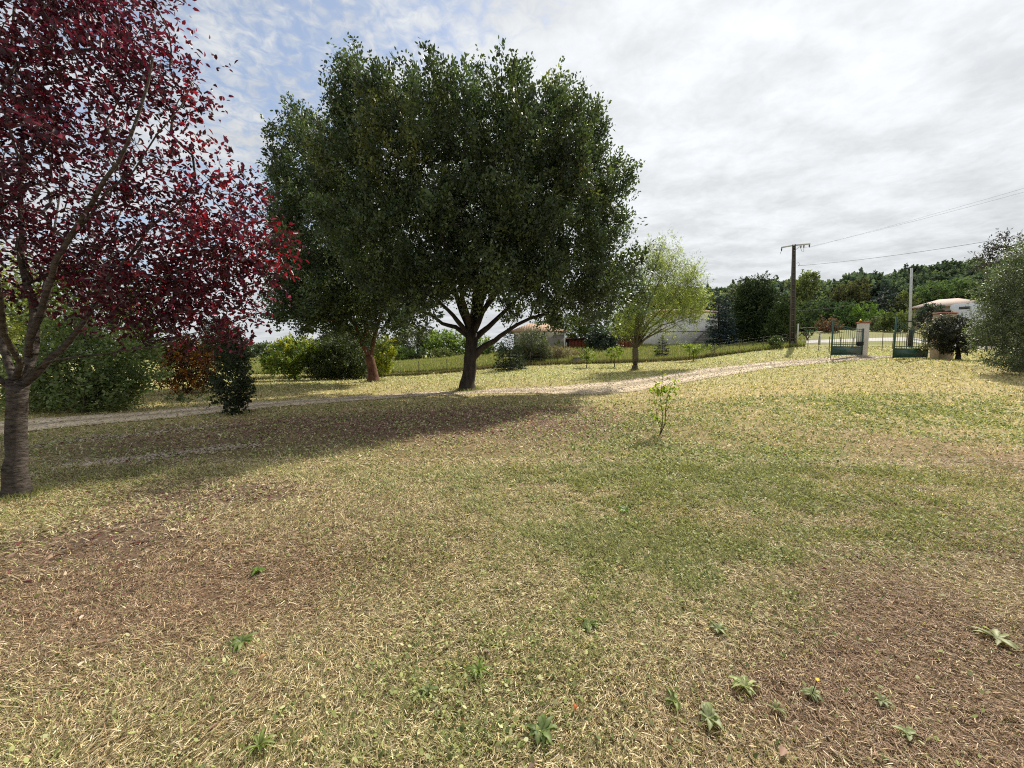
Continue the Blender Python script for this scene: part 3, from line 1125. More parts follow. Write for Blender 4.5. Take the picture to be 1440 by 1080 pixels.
# ------------------------------------------------------------------ shrubs and smaller trees
def shrub(name, label, cat, px, t, lobes, cols, L, W, od=3.0, seed=1, stems=5, mat_=None, bark=None, group=None, sprig=0.35, per=14, up=0.35,
          shape='hex', inner=0.45, lump=0.2, droop=0.0, trunk=None, tip=0.008, ntarget=40, mixf=None, crown_name='foliage', floor=0.02, jit=0.35):
    rg = np.random.default_rng(seed)
    b = G(px, t)
    root = thing(name, label, cat, b, group)
    lb = lobe_px(t, lobes)
    o, c, ax = crown(crown_name, lb, rg, L, W, od, cols, mat_ or M_LEAF, root, per=per, sprig=sprig, up=up, shape=shape, inner=inner, lump=lump, droop=droop,
                     floor=floor, mixf=mixf, jit=jit)
    tg = c[rg.choice(len(c), size=min(ntarget, len(c)), replace=False)]
    if trunk:
        tr = flare(b, [P(x, y, t) for x, y in trunk[0]], trunk[1])
        v, f = wood_mesh(*skeleton([tr], tg, 0.3), tip=tip, rng=rg)
        mesh_obj('trunk', v, [f], bark or M_TWIG, root, smooth=True)
    elif stems:
        r0 = [(b + (0, 0, -0.1), tip * 3), (b + (0, 0, 0.03), tip * 3), (b + (0, 0, 0.10), tip * 3)]
        v, f = wood_mesh(*skeleton([r0], tg, 0.7), tip=tip, rmax=tip * 4, rng=rg)
        mesh_obj('stem', v, [f], bark or M_TWIG, root, smooth=True)
    return root


DG = [(0.040, 0.062, 0.024), (0.055, 0.080, 0.030), (0.032, 0.048, 0.020)]
MG = [(0.075, 0.110, 0.035), (0.060, 0.090, 0.030), (0.095, 0.125, 0.040)]
YG = [(0.20, 0.23, 0.035), (0.16, 0.20, 0.04), (0.26, 0.25, 0.035), (0.10, 0.15, 0.035)]
GG = [(0.11, 0.125, 0.075), (0.085, 0.10, 0.055), (0.14, 0.15, 0.09)]

shrub('mound_shrub', 'wide mid green mounded shrub on the drive edge behind the purple tree trunk', 'shrub', 118, 10.2,
      [(125, 525, 78, 52, .8, 1.6), (75, 535, 45, 48, .6, 1.1), (180, 515, 40, 42, .7, 1.0), (110, 470, 50, 32, 1.0, 1.0), (20, 545, 40, 40, .8, 1.0), (150, 555, 55, 28, .3, 1.0)],
      [(0.12, 0.16, 0.055), (0.085, 0.12, 0.04), (0.16, 0.20, 0.08)], 0.10, 0.055, od=3.8, seed=21, sprig=0.45, ntarget=60)
shrub('tall_green_tree', 'yellow-green leafy tree rising behind the wide mounded shrub', 'tree', 150, 14.5,
      [(150, 425, 75, 55, 0, 1.8), (200, 450, 40, 42, 0, 1.2), (90, 430, 50, 55, 0, 1.4), (165, 480, 60, 40, 0, 1.5), (215, 478, 26, 30, 0, .9)],
      [(0.11, 0.15, 0.035), (0.085, 0.12, 0.03), (0.15, 0.175, 0.045)], 0.14, 0.08, od=1.7, seed=22, mat_=M_LEAF_SOFT, sprig=0.5,
      trunk=([(150, 530), (151, 505), (150, 480)], [.10, .09, .08, .07]), crown_name='crown')
shrub('pale_tree', 'pale yellow-green tree seen through the limbs of the purple tree', 'tree', 10, 17.0,
      [(10, 420, 60, 70, 0, 2.0), (-50, 430, 60, 70, 0, 2.0), (45, 450, 40, 50, 0, 1.4)], [(0.20, 0.21, 0.08), (0.16, 0.18, 0.06)], 0.16, 0.08, od=1.8, seed=23,
      mat_=M_LEAF_SOFT, sprig=0.6, trunk=([(10, 530), (10, 500), (10, 470)], [.12, .11, .10, .09]), crown_name='crown')
shrub('orange_shrub', 'rounded shrub turning orange and brown on the lawn beyond the drive', 'shrub', 262, 15.6,
      [(262, 515, 38, 38, 0, 1.1), (240, 520, 18, 28, 0, .7), (285, 520, 20, 28, -.1, .7), (255, 490, 22, 20, .1, .6)],
      [(0.30, 0.105, 0.025), (0.38, 0.17, 0.03), (0.075, 0.045, 0.022), (0.06, 0.055, 0.025), (0.12, 0.04, 0.022)], 0.075, 0.045, od=3.4, seed=24, sprig=0.35, ntarget=50)
shrub('olive_shrub', 'dull green shrub standing behind the orange shrub', 'shrub', 318, 19.0,
      [(318, 490, 30, 40, 0, 1.2), (300, 480, 22, 30, .2, .9), (335, 505, 18, 30, 0, .8)], [(0.075, 0.085, 0.03), (0.055, 0.065, 0.025)], 0.10, 0.055, od=3.0, seed=25)
shrub('slender_shrub', 'dark glossy upright shrub at the near edge of the drive', 'shrub', 327, 9.9,
      [(327, 535, 24, 45, 0, .45), (325, 500, 22, 32, 0, .4), (322, 470, 14, 22, 0, .3), (340, 548, 17, 22, 0, .3), (306, 545, 14, 24, 0, .3), (329, 570, 16, 12, 0, .3)],
      [(0.030, 0.046, 0.022), (0.042, 0.058, 0.028), (0.026, 0.036, 0.018)], 0.07, 0.045, od=1.9, seed=26, sprig=0.22, per=10, ntarget=40, shape='leaf')
shrub('sucker_clump', 'low patch of green suckers on the grass in front of the orange shrub', 'shrub', 268, 12.5,
      [(270, 566, 30, 7, 0, .6), (300, 570, 14, 5, 0, .3), (245, 563, 18, 5, .3, .4)], [(0.07, 0.10, 0.04), (0.09, 0.12, 0.05)], 0.10, 0.05, od=1.6, seed=27, sprig=0.15, per=6, ntarget=20, tip=.004)
shrub('lime_tree', 'small tree with lime yellow foliage and several thin leaning stems', 'tree', 415, 24.2,
      [(405, 503, 30, 20, 0, 1.0), (420, 492, 28, 18, 0, .9), (385, 515, 20, 12, -.3, .6), (440, 500, 18, 14, 0, .7), (405, 485, 12, 10, 0, .4), (414, 520, 11, 14, 0, .4)],
      YG, 0.13, 0.07, od=2.4, seed=28, mat_=M_LEAF_SOFT, sprig=0.35, ntarget=50, trunk=([(414, 527), (412, 518), (411, 510)], [.07, .06, .055, .05]), crown_name='crown',
      mixf=lambda c, rg: np.where(rg.random(len(c)) < np.clip((c[:, 2] - 1.2) / 1.2, .1, .9), rg.choice([0, 2], len(c)), rg.choice([1, 3], len(c))))
shrub('dark_shrub', 'broad dark green shrub right beside the lime yellow tree', 'shrub', 475, 24.5,
      [(475, 508, 38, 28, 0, 1.5), (500, 515, 24, 22, 0, 1.0), (450, 518, 22, 20, 0, .9), (480, 490, 26, 14, .2, 1.0)], [(0.055, 0.075, 0.028), (0.075, 0.095, 0.034), (0.04, 0.055, 0.02)],
      0.12, 0.05, od=3.2, seed=29, sprig=0.5, droop=.1)
shrub('tall_shrub', 'tall grey-green thicket shrub between the dark shrub and the forked trunk', 'shrub', 500, 31.0,
      [(500, 485, 40, 30, 0, 2.2), (480, 478, 26, 26, 0, 1.5), (520, 500, 26, 28, 0, 1.5)], [(0.065, 0.080, 0.035), (0.085, 0.10, 0.045)], 0.16, 0.075, od=3.0, seed=30, sprig=.5)
shrub('yellow_shrub', 'bright yellow-green shrub peeking out beside the forked reddish trunk', 'shrub', 541, 27.0,
      [(541, 500, 12, 24, 0, .7), (546, 490, 10, 16, 0, .5), (537, 518, 9, 12, 0, .5)], [(0.30, 0.28, 0.03), (0.22, 0.24, 0.04), (0.16, 0.19, 0.04)], 0.12, 0.07, od=2.8, seed=31, mat_=M_LEAF_SOFT, sprig=.35)

# far trees along the field's edge
shrub('hedge', 'long dark green clipped hedge at the far side of the field', 'hedge', 375, 62,
      [(x, 494, 22, 10, 0, 2.0) for x in range(180, 470, 20)], [(0.05, 0.075, 0.03), (0.06, 0.085, 0.034)], 0.30, 0.18, od=3.0, seed=32, sprig=.7, lump=.12)
for k, (name, px, t, lb, cols, sd_, lab) in enumerate((
    ('field_tree', 470, 66, [(470, 484, 26, 16, 0, 3), (450, 490, 20, 12, 0, 2.4)], [(0.055, 0.07, 0.03)], 33, 'dark far tree above the lime yellow tree at the field edge'),
    ('field_tree', 585, 60, [(580, 482, 30, 20, 0, 3), (600, 478, 22, 16, 0, 2.5), (565, 490, 18, 14, 0, 2)], GG, 34, 'grey-green broad tree at the far edge of the field'),
    ('field_tree', 626, 57, [(626, 483, 24, 17, 0, 2.4), (645, 486, 20, 14, 0, 2), (612, 488, 14, 12, 0, 1.6), (668, 486, 22, 14, 0, 2)], [(0.13, 0.18, 0.045), (0.10, 0.145, 0.04), (0.16, 0.20, 0.05)], 35,
     'fresh bright green tree at the far edge of the field behind the huge trunk'),
    ('field_bush', 566, 52, [(566, 499, 12, 9, 0, 1.2), (555, 501, 10, 7, 0, 1.0)], MG, 36, 'low light green bush under the grey-green far tree'),
    ('field_bush', 587, 52.5, [(587, 500, 14, 8, 0, 1.2)], [(0.06, 0.085, 0.04)], 37, 'low dark bush at the far field edge, second from the yellow-green shrub'),
    ('field_bush', 622, 51, [(622, 500, 16, 8, 0, 1.4), (638, 501, 12, 7, 0, 1)], [(0.12, 0.13, 0.055), (0.10, 0.125, 0.05)], 38, 'low olive bush under the fresh bright green far tree'),
    ('field_bush', 690, 47, [(690, 500, 24, 16, 0, 2), (676, 505, 14, 9, 0, 1.2)], MG, 39, 'leafy bush half hidden between the huge trunk and the young spruce'),
    ('field_tree', 820, 75, [(800, 462, 40, 20, 0, 4), (850, 456, 44, 24, 0, 4), (895, 455, 30, 24, 0, 4), (760, 470, 30, 16, 0, 3)], [(0.07, 0.095, 0.03), (0.09, 0.12, 0.035)], 40,
     'wide green tree rising behind the tiled outbuilding and red sheds'),
    ('field_tree', 60, 70, [(60, 480, 60, 24, 0, 4), (-60, 480, 70, 30, 0, 4)], DG, 41, 'dark far tree behind the mounded shrub'))):
    shrub(name, lab, 'tree' if 'tree' in name else 'bush', px, t, lb, cols, 0.30, 0.18, od=2.8, seed=sd_, sprig=.7, per=12, mat_=M_LEAF_SOFT if k in (2,) else M_FAR, ntarget=25, tip=.02)


def conifer(name, label, px, t, top_py, half_px, cols, seed, n_tier=16, tops=1, group=None, droop=0.25, L=0.22, blunt=0.75, W=None, dense=1.0):
    rg = np.random.default_rng(seed)
    b = G(px, t)
    root = thing(name, label, 'conifer', b, group)
    H = P(px, top_py, t)[2] - b[2]
    R = half_px * t / F
    pts, ds, br = [], [], MB()
    for tp in range(tops):
        off = np.array([(tp - (tops - 1) / 2) * R * 0.55, 0.15 * tp, 0])
        hh = H * (1 - 0.04 * tp)
        br.tube(np.array([b + off * .2 + (0, 0, -.1), b + off + (0, 0, hh * .5), b + off + (0, 0, hh * .98)]), [0.035 * H * .5, 0.02 * H * .5, 0.012], 8)
        RR = R * (1.0 if tops == 1 else 0.72)
        for k in range(n_tier):
            u = k / (n_tier - 1)
            rr = RR * (1 - u ** 1.25) ** blunt + 0.05
            nb = int(max(5, 13 * (1 - u) + 4))
            for a in range(nb):
                an = 2 * math.pi * (a + rg.random() * 0.8) / nb + k
                z = hh * (0.04 + 0.94 * u) + rg.normal() * hh * .02
                q = rr * (0.78 + 0.34 * rg.random())
                dirv = np.array([math.cos(an), math.sin(an), -droop * (1 - u) + 0.35 * u])
                p0 = b + off + (0, 0, z)
                br.tube(np.array([p0, p0 + dirv * q * .9]), [0.02 * (1 - u) + .008, .004], 4, cap=False)
                m = max(6, int(22 * q / R * (1 - .4 * u) * dense))
                s = np.sqrt(rg.random(m)) * 0.97 + 0.05
                sidev = np.cross(dirv, (0, 0, 1))
                sidev /= np.linalg.norm(sidev)
                spread = (0.30 * (1 - s * .75) + .04)[:, None] * q * rg.normal(size=(m, 1))
                pts.append(p0 + dirv * (q * s)[:, None] + sidev * spread + rg.normal(size=(m, 3)) * .03 * R + np.c_[np.zeros((m, 2)), 0.10 * q * s ** 2])
                ds.append(norm(dirv + rg.normal(size=(m, 3)) * .55 + sidev * np.sign(spread) * .7))
    p = np.concatenate(pts)
    d = np.concatenate(ds)
    keep = p[:, 2] > ground(p[:, 0], p[:, 1]) + .03
    p, d = p[keep], d[keep]
    cols = np.array(cols)
    cc = cols[rg.integers(0, len(cols), len(p))] * (0.7 + .6 * rg.random((len(p), 1)))
    v, f, vc = leaf_mesh(p, d, norm(rg.normal(size=p.shape) * .5 + (0, 0, 1.0)), L * (0.7 + .6 * rg.random(len(p))), (W or L * .42), cc, 'kite')
    mesh_obj('needles', v, f, M_NEEDLE, root, col=vc)
    br.build('trunk', M_BARK, root, smooth=True)
    return root


conifer('young_spruce', 'young dark spruce on the lawn beside the wire fence', 717, 29.5, 467, 23, [(0.030, 0.050, 0.030), (0.045, 0.068, 0.040), (0.026, 0.040, 0.026)], 51, n_tier=13, L=.20)
conifer('blue_spruce', 'tall blue-grey spruce with two tops beside the white house', 1014, 42, 416, 21, [(0.064, 0.096, 0.099), (0.088, 0.125, 0.128), (0.048, 0.072, 0.080)], 52, n_tier=18, tops=2, L=.30, dense=1.2, blunt=.6)
shrub('dark_conifer', 'large dark conifer with drooping sprays next to the blue-grey spruce', 'conifer', 1062, 44,
      [(1062, 415, 24, 24, 0, 2.2), (1060, 445, 27, 36, 0, 2.4), (1075, 430, 18, 26, 0, 1.6), (1050, 470, 22, 24, 0, 1.8), (1072, 465, 18, 26, 0, 1.6), (1048, 430, 14, 22, .2, 1.2)],
      [(0.048, 0.072, 0.032), (0.072, 0.096, 0.038), (0.038, 0.058, 0.029)], 0.34, 0.10, od=3.6, seed=53, sprig=1.0, up=0.05, droop=.45, mat_=M_NEEDLE, per=16, shape='kite', crown_name='crown', bark=M_BARK)
shrub('thuja_shrub', 'dense rounded thuja close behind the concrete pole', 'conifer', 1099, 39,
      [(1098, 455, 20, 30, 0, 1.7), (1106, 440, 13, 22, 0, 1.1), (1090, 470, 16, 20, 0, 1.3), (1108, 470, 12, 22, 0, 1.2)], [(0.064, 0.096, 0.035), (0.088, 0.120, 0.042), (0.048, 0.072, 0.029)],
      0.24, 0.08, od=3.8, seed=54, sprig=.6, up=.6, mat_=M_NEEDLE, shape='kite', crown_name='crown', bark=M_BARK)
shrub('ball_bush', 'small round clipped green bush at the foot of the thuja', 'bush', 1091, 33.6, [(1091, 480.5, 10.5, 8, 0, .7)], [(0.085, 0.115, 0.030), (0.065, 0.095, 0.028)], 0.09, 0.05, od=4.5, seed=55, sprig=.15, lump=.06)
conifer('small_fir', 'little dark fir against the white house wall', 931, 36, 472, 10, [(0.03, 0.045, 0.03)], 56, n_tier=9, L=.16)

# shrubs around the outbuildings
shrub('spiky_shrub', 'grey-green spiky shrub beside the young spruce', 'shrub', 748, 34.5, [(748, 487, 22, 20, 0, 1.3), (738, 497, 16, 14, 0, .9), (760, 498, 14, 10, 0, .8)],
      [(0.085, 0.095, 0.055), (0.11, 0.12, 0.07), (0.065, 0.075, 0.04)], 0.32, 0.03, od=2.4, seed=57, sprig=.4, up=.6, shape='kite')
shrub('cedar_shrub', 'dark bluish evergreen shrub between the two red sheds', 'shrub', 842, 43, [(844, 482, 20, 16, 0, 1.6), (838, 475, 12, 12, 0, 1.1), (858, 487, 13, 12, 0, 1.1)],
      [(0.032, 0.050, 0.036), (0.045, 0.065, 0.045)], 0.22, 0.10, od=3.6, seed=58, sprig=.5)
shrub('reed_clump', 'dry straw-coloured reeds in front of the tiled outbuilding', 'reeds', 772, 35.5, [(772, 498, 26, 9, 0, .8), (790, 499, 16, 8, 0, .8), (750, 502, 16, 8, 0, .6)],
      [(0.24, 0.19, 0.11), (0.17, 0.14, 0.08), (0.14, 0.09, 0.06)], 0.35, 0.022, od=1.5, seed=59, sprig=.4, up=.8, shape='kite', stems=0)
shrub('reed_clump', 'reddish dried weeds in front of the red shed', 'reeds', 812, 38, [(812, 499, 16, 5, 0, .8), (822, 500, 10, 4, 0, .6)],
      [(0.17, 0.09, 0.06), (0.20, 0.14, 0.08)], 0.22, 0.03, od=1.5, seed=60, sprig=.2, up=.8, shape='kite', stems=0)
for (px, t, bx, lab, s, sd_) in ((825, 29.5, [(822, 499, 8, 7, 0, .5), (830, 502, 6, 6, 0, .4), (826, 494, 5, 4, 0, .3)], 'yellow-green young fruit tree in front of the red shed', .9, 61),
                                 (864, 29.5, [(863, 497, 11, 6, 0, .6), (868, 493, 7, 4, 0, .4), (858, 495, 6, 4, 0, .3)], 'yellow-green young fruit tree close to the pale feathery tree', .9, 62),
                                 (975, 31.5, [(973, 490, 12, 5, 0, .6), (963, 487, 7, 4, .6, .4), (985, 491, 7, 3, 0, .4), (976, 496, 5, 4, 0, .3)], 'sparse young fruit tree below the white house', .8, 63),
                                 (1001, 34.0, [(1000, 489, 6, 4, 0, .4)], 'tiny young fruit tree in front of the blue-grey spruce', .7, 64)):
    shrub('young_fruit_tree', lab, 'tree', px, t, bx, [(0.17, 0.21, 0.045), (0.13, 0.17, 0.04), (0.21, 0.24, 0.05)], 0.12, 0.065, od=1.9, seed=sd_, mat_=M_LEAF_SOFT, sprig=.22, per=9,
          trunk=([(px, 506 if px < 900 else 496), (px, 502 if px < 900 else 493)], [.03, .026, .022]), tip=.006, ntarget=18, crown_name='crown', group='young fruit trees by the fence')

# ------------------------------------------------------------------ right-hand side shrubs
shrub('laurel_bush', 'dark purple-green round bush on a short trunk beside the beige gate pillar', 'bush', 1347, 21.8,
      [(1345, 468, 36, 22, 0, 1.2), (1322, 465, 20, 16, 0, .8), (1368, 474, 22, 16, 0, .9), (1345, 485, 28, 12, 0, 1.0), (1335, 455, 18, 10, 0, .7)],
      [(0.046, 0.052, 0.040), (0.036, 0.042, 0.030), (0.075, 0.070, 0.062), (0.028, 0.036, 0.024)], 0.085, 0.05, od=3.6, seed=71, sprig=.3,
      trunk=([(1348, 500), (1348, 494), (1347, 488)], [.10, .09, .085, .08]), bark=M_BARK, crown_name='crown', ntarget=60)
rngo = np.random.default_rng(72)
shrub('olive_tree', 'big grey-green feathery tree with drooping branches hiding the motorhome', 'tree', 1432, 15.5,
      [(1435, 415, 56, 60, 0, None), (1415, 460, 48, 40, -.3, None), (1460, 450, 62, 70, 0, None), (1402, 420, 34, 44, .2, None), (1450, 370, 44, 36, 0, None), (1428, 497, 32, 20, -.5, None), (1510, 420, 80, 90, 0, None), (1385, 476, 20, 20, 0, None), (1405, 506, 20, 8, -.6, .5), (1432, 512, 24, 7, -.8, .5)],
      [(0.095, 0.125, 0.062), (0.062, 0.086, 0.043), (0.145, 0.175, 0.098), (0.13, 0.148, 0.11)], 0.085, 0.028, od=1.5, seed=72, mat_=M_LEAF, sprig=.42, per=16, up=.25,
      droop=.15, lump=.22, inner=.25, trunk=([(1440, 505), (1442, 480), (1440, 450)], [.13, .12, .11, .10]), bark=M_BARK_OLIVE, crown_name='crown', ntarget=160, tip=.006, shape='hex')
shrub('twiggy_tree', 'dark thin-leaved tree crown poking out above the grey-green feathery tree', 'tree', 1412, 26.0,
      [(1408, 345, 28, 14, 0, 1.2), (1395, 362, 24, 14, 0, 1.0), (1425, 352, 20, 16, 0, .9), (1385, 372, 18, 8, 0, .6), (1420, 390, 24, 30, 0, 1.2)],
      [(0.035, 0.035, 0.036), (0.05, 0.045, 0.045)], 0.14, 0.06, od=1.1, seed=73, sprig=.5, up=.1, inner=.2, trunk=([(1412, 470), (1413, 430), (1412, 400)], [.12, .11, .10, .09]), bark=M_BARK,
      crown_name='crown', ntarget=90, tip=.012)
shrub('dry_twig', 'small leafless twig standing in the lawn in front of the gate', 'twig', 1306, 21.0, [(1306, 508, 5, 7, 0, .2)], [(0.16, 0.12, 0.07)], 0.08, 0.02, od=.6, seed=74, sprig=.15, per=4, tip=.006, ntarget=12)
shrub('pillar_plant', 'yellowish climbing plant in front of the beige gate pillar', 'plant', 1303, 22.3, [(1303, 480, 7, 18, 0, .3), (1297, 490, 10, 6, -.2, .3), (1300, 462, 5, 8, 0, .2)],
      [(0.17, 0.16, 0.07), (0.12, 0.11, 0.055), (0.20, 0.19, 0.10)], 0.10, 0.035, od=1.7, seed=75, sprig=.25, per=8, ntarget=25)

# garden shrubs and trees between the fence and the wood
GARDEN = [  # crown colours lifted, standing in for distance haze
    ('round_bush', 'dark green ball-shaped tree just left of the white gate pillar', 1190, 70, [(1190, 440, 19, 17, 0, 2.4)], [(0.057, 0.096, 0.047), (0.074, 0.116, 0.053)], .06),
    ('leafy_bush', 'bright green rounded tree behind the white gate pillar', 1216, 66, [(1216, 442, 20, 15, 0, 2.3), (1232, 448, 12, 11, 0, 1.4)], [(0.140, 0.214, 0.053), (0.107, 0.165, 0.049)], .1),
    ('reddish_shrub', 'reddish brown shrub beyond the open gate leaf', 1163, 60, [(1163, 456, 16, 10, 0, 1.8), (1172, 462, 10, 7, 0, 1.2)], [(0.165, 0.091, 0.071), (0.124, 0.083, 0.062)], .1),
    ('grey_bush', 'grey-green bush right of the white gate pillar', 1232, 58, [(1232, 458, 14, 13, 0, 1.5), (1245, 462, 10, 12, 0, 1.2)], [(0.147, 0.173, 0.107), (0.116, 0.140, 0.080)], .12),
    ('olive_bush', 'olive green rounded bush in front of the pale metal pole', 1262, 56, [(1260, 455, 20, 17, 0, 2), (1272, 450, 12, 12, 0, 1.4), (1250, 448, 12, 10, 0, 1.4)], [(0.140, 0.165, 0.062), (0.099, 0.124, 0.053)], .12),
    ('dark_bush', 'nearly black shrub in front of the pinkish roofed house', 1300, 44, [(1300, 448, 16, 18, 0, 1.5), (1310, 437, 16, 8, 0, 1.2)], [(0.046, 0.059, 0.049), (0.059, 0.074, 0.060)], .15),
    ('tall_bush', 'mid green bush standing between the concrete pole and the wood', 1134, 76, [(1134, 450, 22, 24, 0, 3)], [(0.057, 0.086, 0.047), (0.083, 0.112, 0.053)], .12),
    ('yellowing_tree', 'pale yellow-green tree right behind the concrete pole', 1128, 96, [(1132, 405, 18, 22, 0, 3.2), (1124, 425, 14, 26, 0, 2.6), (1140, 395, 10, 12, 0, 2)], [(0.181, 0.206, 0.080), (0.140, 0.165, 0.071)], .2),
    ('brown_tree', 'olive brown broad tree in front of the wood', 1198, 100, [(1192, 418, 26, 18, 0, 4), (1207, 410, 17, 16, 0, 3), (1175, 425, 14, 12, 0, 3)], [(0.124, 0.119, 0.060), (0.096, 0.103, 0.053)], .14),
    ('grey_round_tree', 'rounded grey-green tree crown in front of the wood', 1222, 108, [(1222, 408, 15, 14, 0, 3)], [(0.099, 0.124, 0.090)], .08),
    ('dark_hedge', 'dark green clump at the foot of the thuja seen past the concrete pole', 1152, 80, [(1150, 445, 24, 20, 0, 3), (1165, 438, 14, 14, 0, 2.4)], [(0.057, 0.083, 0.047)], .12),
    ('small_dark_bush', 'low dark bush by the lane behind the fence', 1135, 50, [(1135, 469, 9, 4, 0, .8)], [(0.057, 0.083, 0.053)], .1),
    ('garden_tree', 'olive tree crown left of the pinkish roof', 1276, 82, [(1272, 425, 20, 14, 0, 2.6)], [(0.107, 0.129, 0.058), (0.133, 0.147, 0.064)], .14),
    ('ivy_bush', 'mid green bush right of the pinkish roof under the wood', 1312, 92, [(1314, 410, 24, 12, 0, 3.6), (1340, 405, 22, 12, 0, 3.4)], [(0.116, 0.165, 0.071), (0.091, 0.133, 0.060)], .14),
]
for k, (nm, lab, px, t, lb, cols, lump) in enumerate(GARDEN):
    shrub(nm, lab, 'tree' if 'tree' in nm else 'bush', px, t, lb, cols, 0.34 * t / 70, 0.20 * t / 70, od=3.2, seed=100 + k, mat_=M_FAR, sprig=.75 * t / 70, per=12, ntarget=20, tip=.03, lump=lump, floor=None if t > 75 else 0.02)
conifer('blue_cedar', 'dark bluish cedar with layered branches in front of the wood', 1241, 84, 399, 25, [(0.059, 0.089, 0.085), (0.046, 0.069, 0.068)], 130, n_tier=14, L=.75, droop=.15, blunt=.9, dense=1.2)

# ------------------------------------------------------------------ wood on the hill
rg = np.random.default_rng(140)
variants = []
WOODC = [[(0.097, 0.126, 0.089), (0.078, 0.103, 0.080)], [(0.126, 0.152, 0.089), (0.103, 0.130, 0.084)], [(0.065, 0.096, 0.089), (0.082, 0.111, 0.101)], [(0.144, 0.162, 0.107), (0.115, 0.137, 0.095)]]  # lightened and slightly blued, haze put into the leaf colour
WN = [('wood_tree', 'mid green broadleaf tree in the dense wood on the far hill'), ('wood_tree', 'light olive broadleaf tree in the dense wood on the far hill'),
      ('wood_tree', 'dark bluish tree in the dense wood on the far hill'), ('wood_tree', 'pale olive tree in the dense wood on the far hill')]
spots = []
for row, d in enumerate((108, 118, 129, 141, 154, 168, 183, 199, 216)):
    step = 27 * 108 / d + 2
    px = 905 + rg.random() * 20 - row * 3
    while px < 1640:
        dd = d + rg.normal() * 3.0
        x = (px - 720) / F * dd
        spots.append((x, dd, rg.random(), row))
        px += step * (0.75 + 0.5 * rg.random())
for vi in range(4):
    root = thing(WN[vi][0], WN[vi][1], 'tree', (0, 0, 0), 'trees of the wood on the hill, ' + ('mid green', 'light olive', 'dark bluish', 'pale olive')[vi])
    r2 = np.random.default_rng(150 + vi)
    lb = [(np.array([0, 0, 6.2]), np.array([3.4, 3.4, 3.6]))]
    for a in range(6):
        an = a * 1.05 + r2.random()
        lb.append((np.array([math.cos(an) * 2.2, math.sin(an) * 2.2, 4.6 + 3.4 * r2.random()]), np.array([1.9, 1.9, 1.8]) * (0.8 + .5 * r2.random())))
    o, c, ax = crown('crown', lb, r2, 0.75, 0.48, 2.6, WOODC[vi], M_FAR, root, per=12, sprig=1.3, up=.4, lump=.16)
    tr = [(np.array([0, 0, -1.0]), .28), (np.array([0, 0, 2.0]), .22), (np.array([.1, 0, 4.0]), .16)]
    v, f = wood_mesh(*skeleton([tr], c[r2.choice(len(c), 20)], .3), tip=.03, rng=r2)
    mesh_obj('trunk', v, [f], M_BARK, root, smooth=True)
    variants.append(root)
used = set()
for (x, y, q, row) in spots:
    vi = int(np.clip((vnoise(np.array([x * .05]), np.array([y * .05]), 1.0)[0] - .3) * 6 + rg.normal() * 1.0, 0, 3.99))
    src = variants[vi]
    if vi in used:
        r = src.copy()
        COL.objects.link(r)
        for ch in list(src.children):
            cc = ch.copy()
            COL.objects.link(cc)
            cc.parent = r
    else:
        r = src
        used.add(vi)
    s = 0.82 + .55 * q
    r.location = (x, y, gz(x, y) - 0.6)
    r.rotation_euler = (0, 0, rg.random() * 6.28)
    r.scale = (s * (0.9 + .3 * rg.random()), s, s * (0.85 + .3 * rg.random()))
for vi in range(4):
    if vi not in used:
        for ch in list(variants[vi].children):
            bpy.data.objects.remove(ch)
        bpy.data.objects.remove(variants[vi])

# ------------------------------------------------------------------ materials for built things
M_GREENPAINT = plain_mat('dark_green_paint', (0.016, 0.066, 0.048), 0.45, 0.2, 4.0, spec=.5)
M_PLASTER = plain_mat('grey_white_render', (0.84, 0.83, 0.81), 0.9, 0.12, 1.2, bump=.2)
M_PLASTER_G = plain_mat('bare_grey_render', (0.24, 0.225, 0.205), 0.95, 0.18, 1.0, bump=.3)
M_CREAM = plain_mat('cream_render', (0.60, 0.57, 0.52), 0.9, 0.12, 1.5, bump=.2)
M_BEIGE = plain_mat('beige_render', (0.40, 0.32, 0.23), 0.9, 0.15, 1.2, bump=.2)
M_TAN = plain_mat('tan_render', (0.36, 0.30, 0.23), 0.9, 0.15, .8)
M_BRICKCAP = plain_mat('terracotta_cap', (0.30, 0.12, 0.075), 0.85, 0.25, 5)
M_REDWOOD = plain_mat('red_stained_boards', (0.19, 0.055, 0.032), 0.75, 0.3, 2.5, stretch=(6, 6, .5))
M_DARKWOOD = plain_mat('dark_boards', (0.028, 0.022, 0.020), 0.8, 0.3, 3)
M_TILE = tile_mat('orange_tan_tiles', (0.34, 0.20, 0.115), (0.48, 0.33, 0.21))
M_TILE_R = tile_mat('red_tiles', (0.36, 0.15, 0.09), (0.46, 0.24, 0.16))
M_TILE_P = tile_mat('pinkish_tiles', (0.42, 0.31, 0.26), (0.52, 0.41, 0.35))
M_CONCRETE = plain_mat('stained_concrete', (0.10, 0.088, 0.080), 0.9, 0.3, 2.0, stretch=(1, 1, .4), bump=.2)
M_CONC_L = plain_mat('pale_concrete', (0.30, 0.28, 0.26), 0.9, 0.2, 3)
M_STEEL = plain_mat('galvanised_steel', (0.48, 0.49, 0.50), 0.55, 0.15, 4, metal=.1)
M_WIRE = plain_mat('dark_wire', (0.05, 0.05, 0.05), 0.6, 0.1)
M_POST = plain_mat('rusty_post', (0.075, 0.06, 0.045), 0.85, 0.3, 5)
M_WHITE = plain_mat('white_gelcoat', (0.72, 0.75, 0.78), 0.3, 0.04, 1.0, spec=.5)
M_GLASS = plain_mat('dark_glass', (0.02, 0.022, 0.025), 0.12, 0.1, spec=.6)
M_RUBBER = plain_mat('black_rubber', (0.02, 0.02, 0.02), 0.8, 0.2)
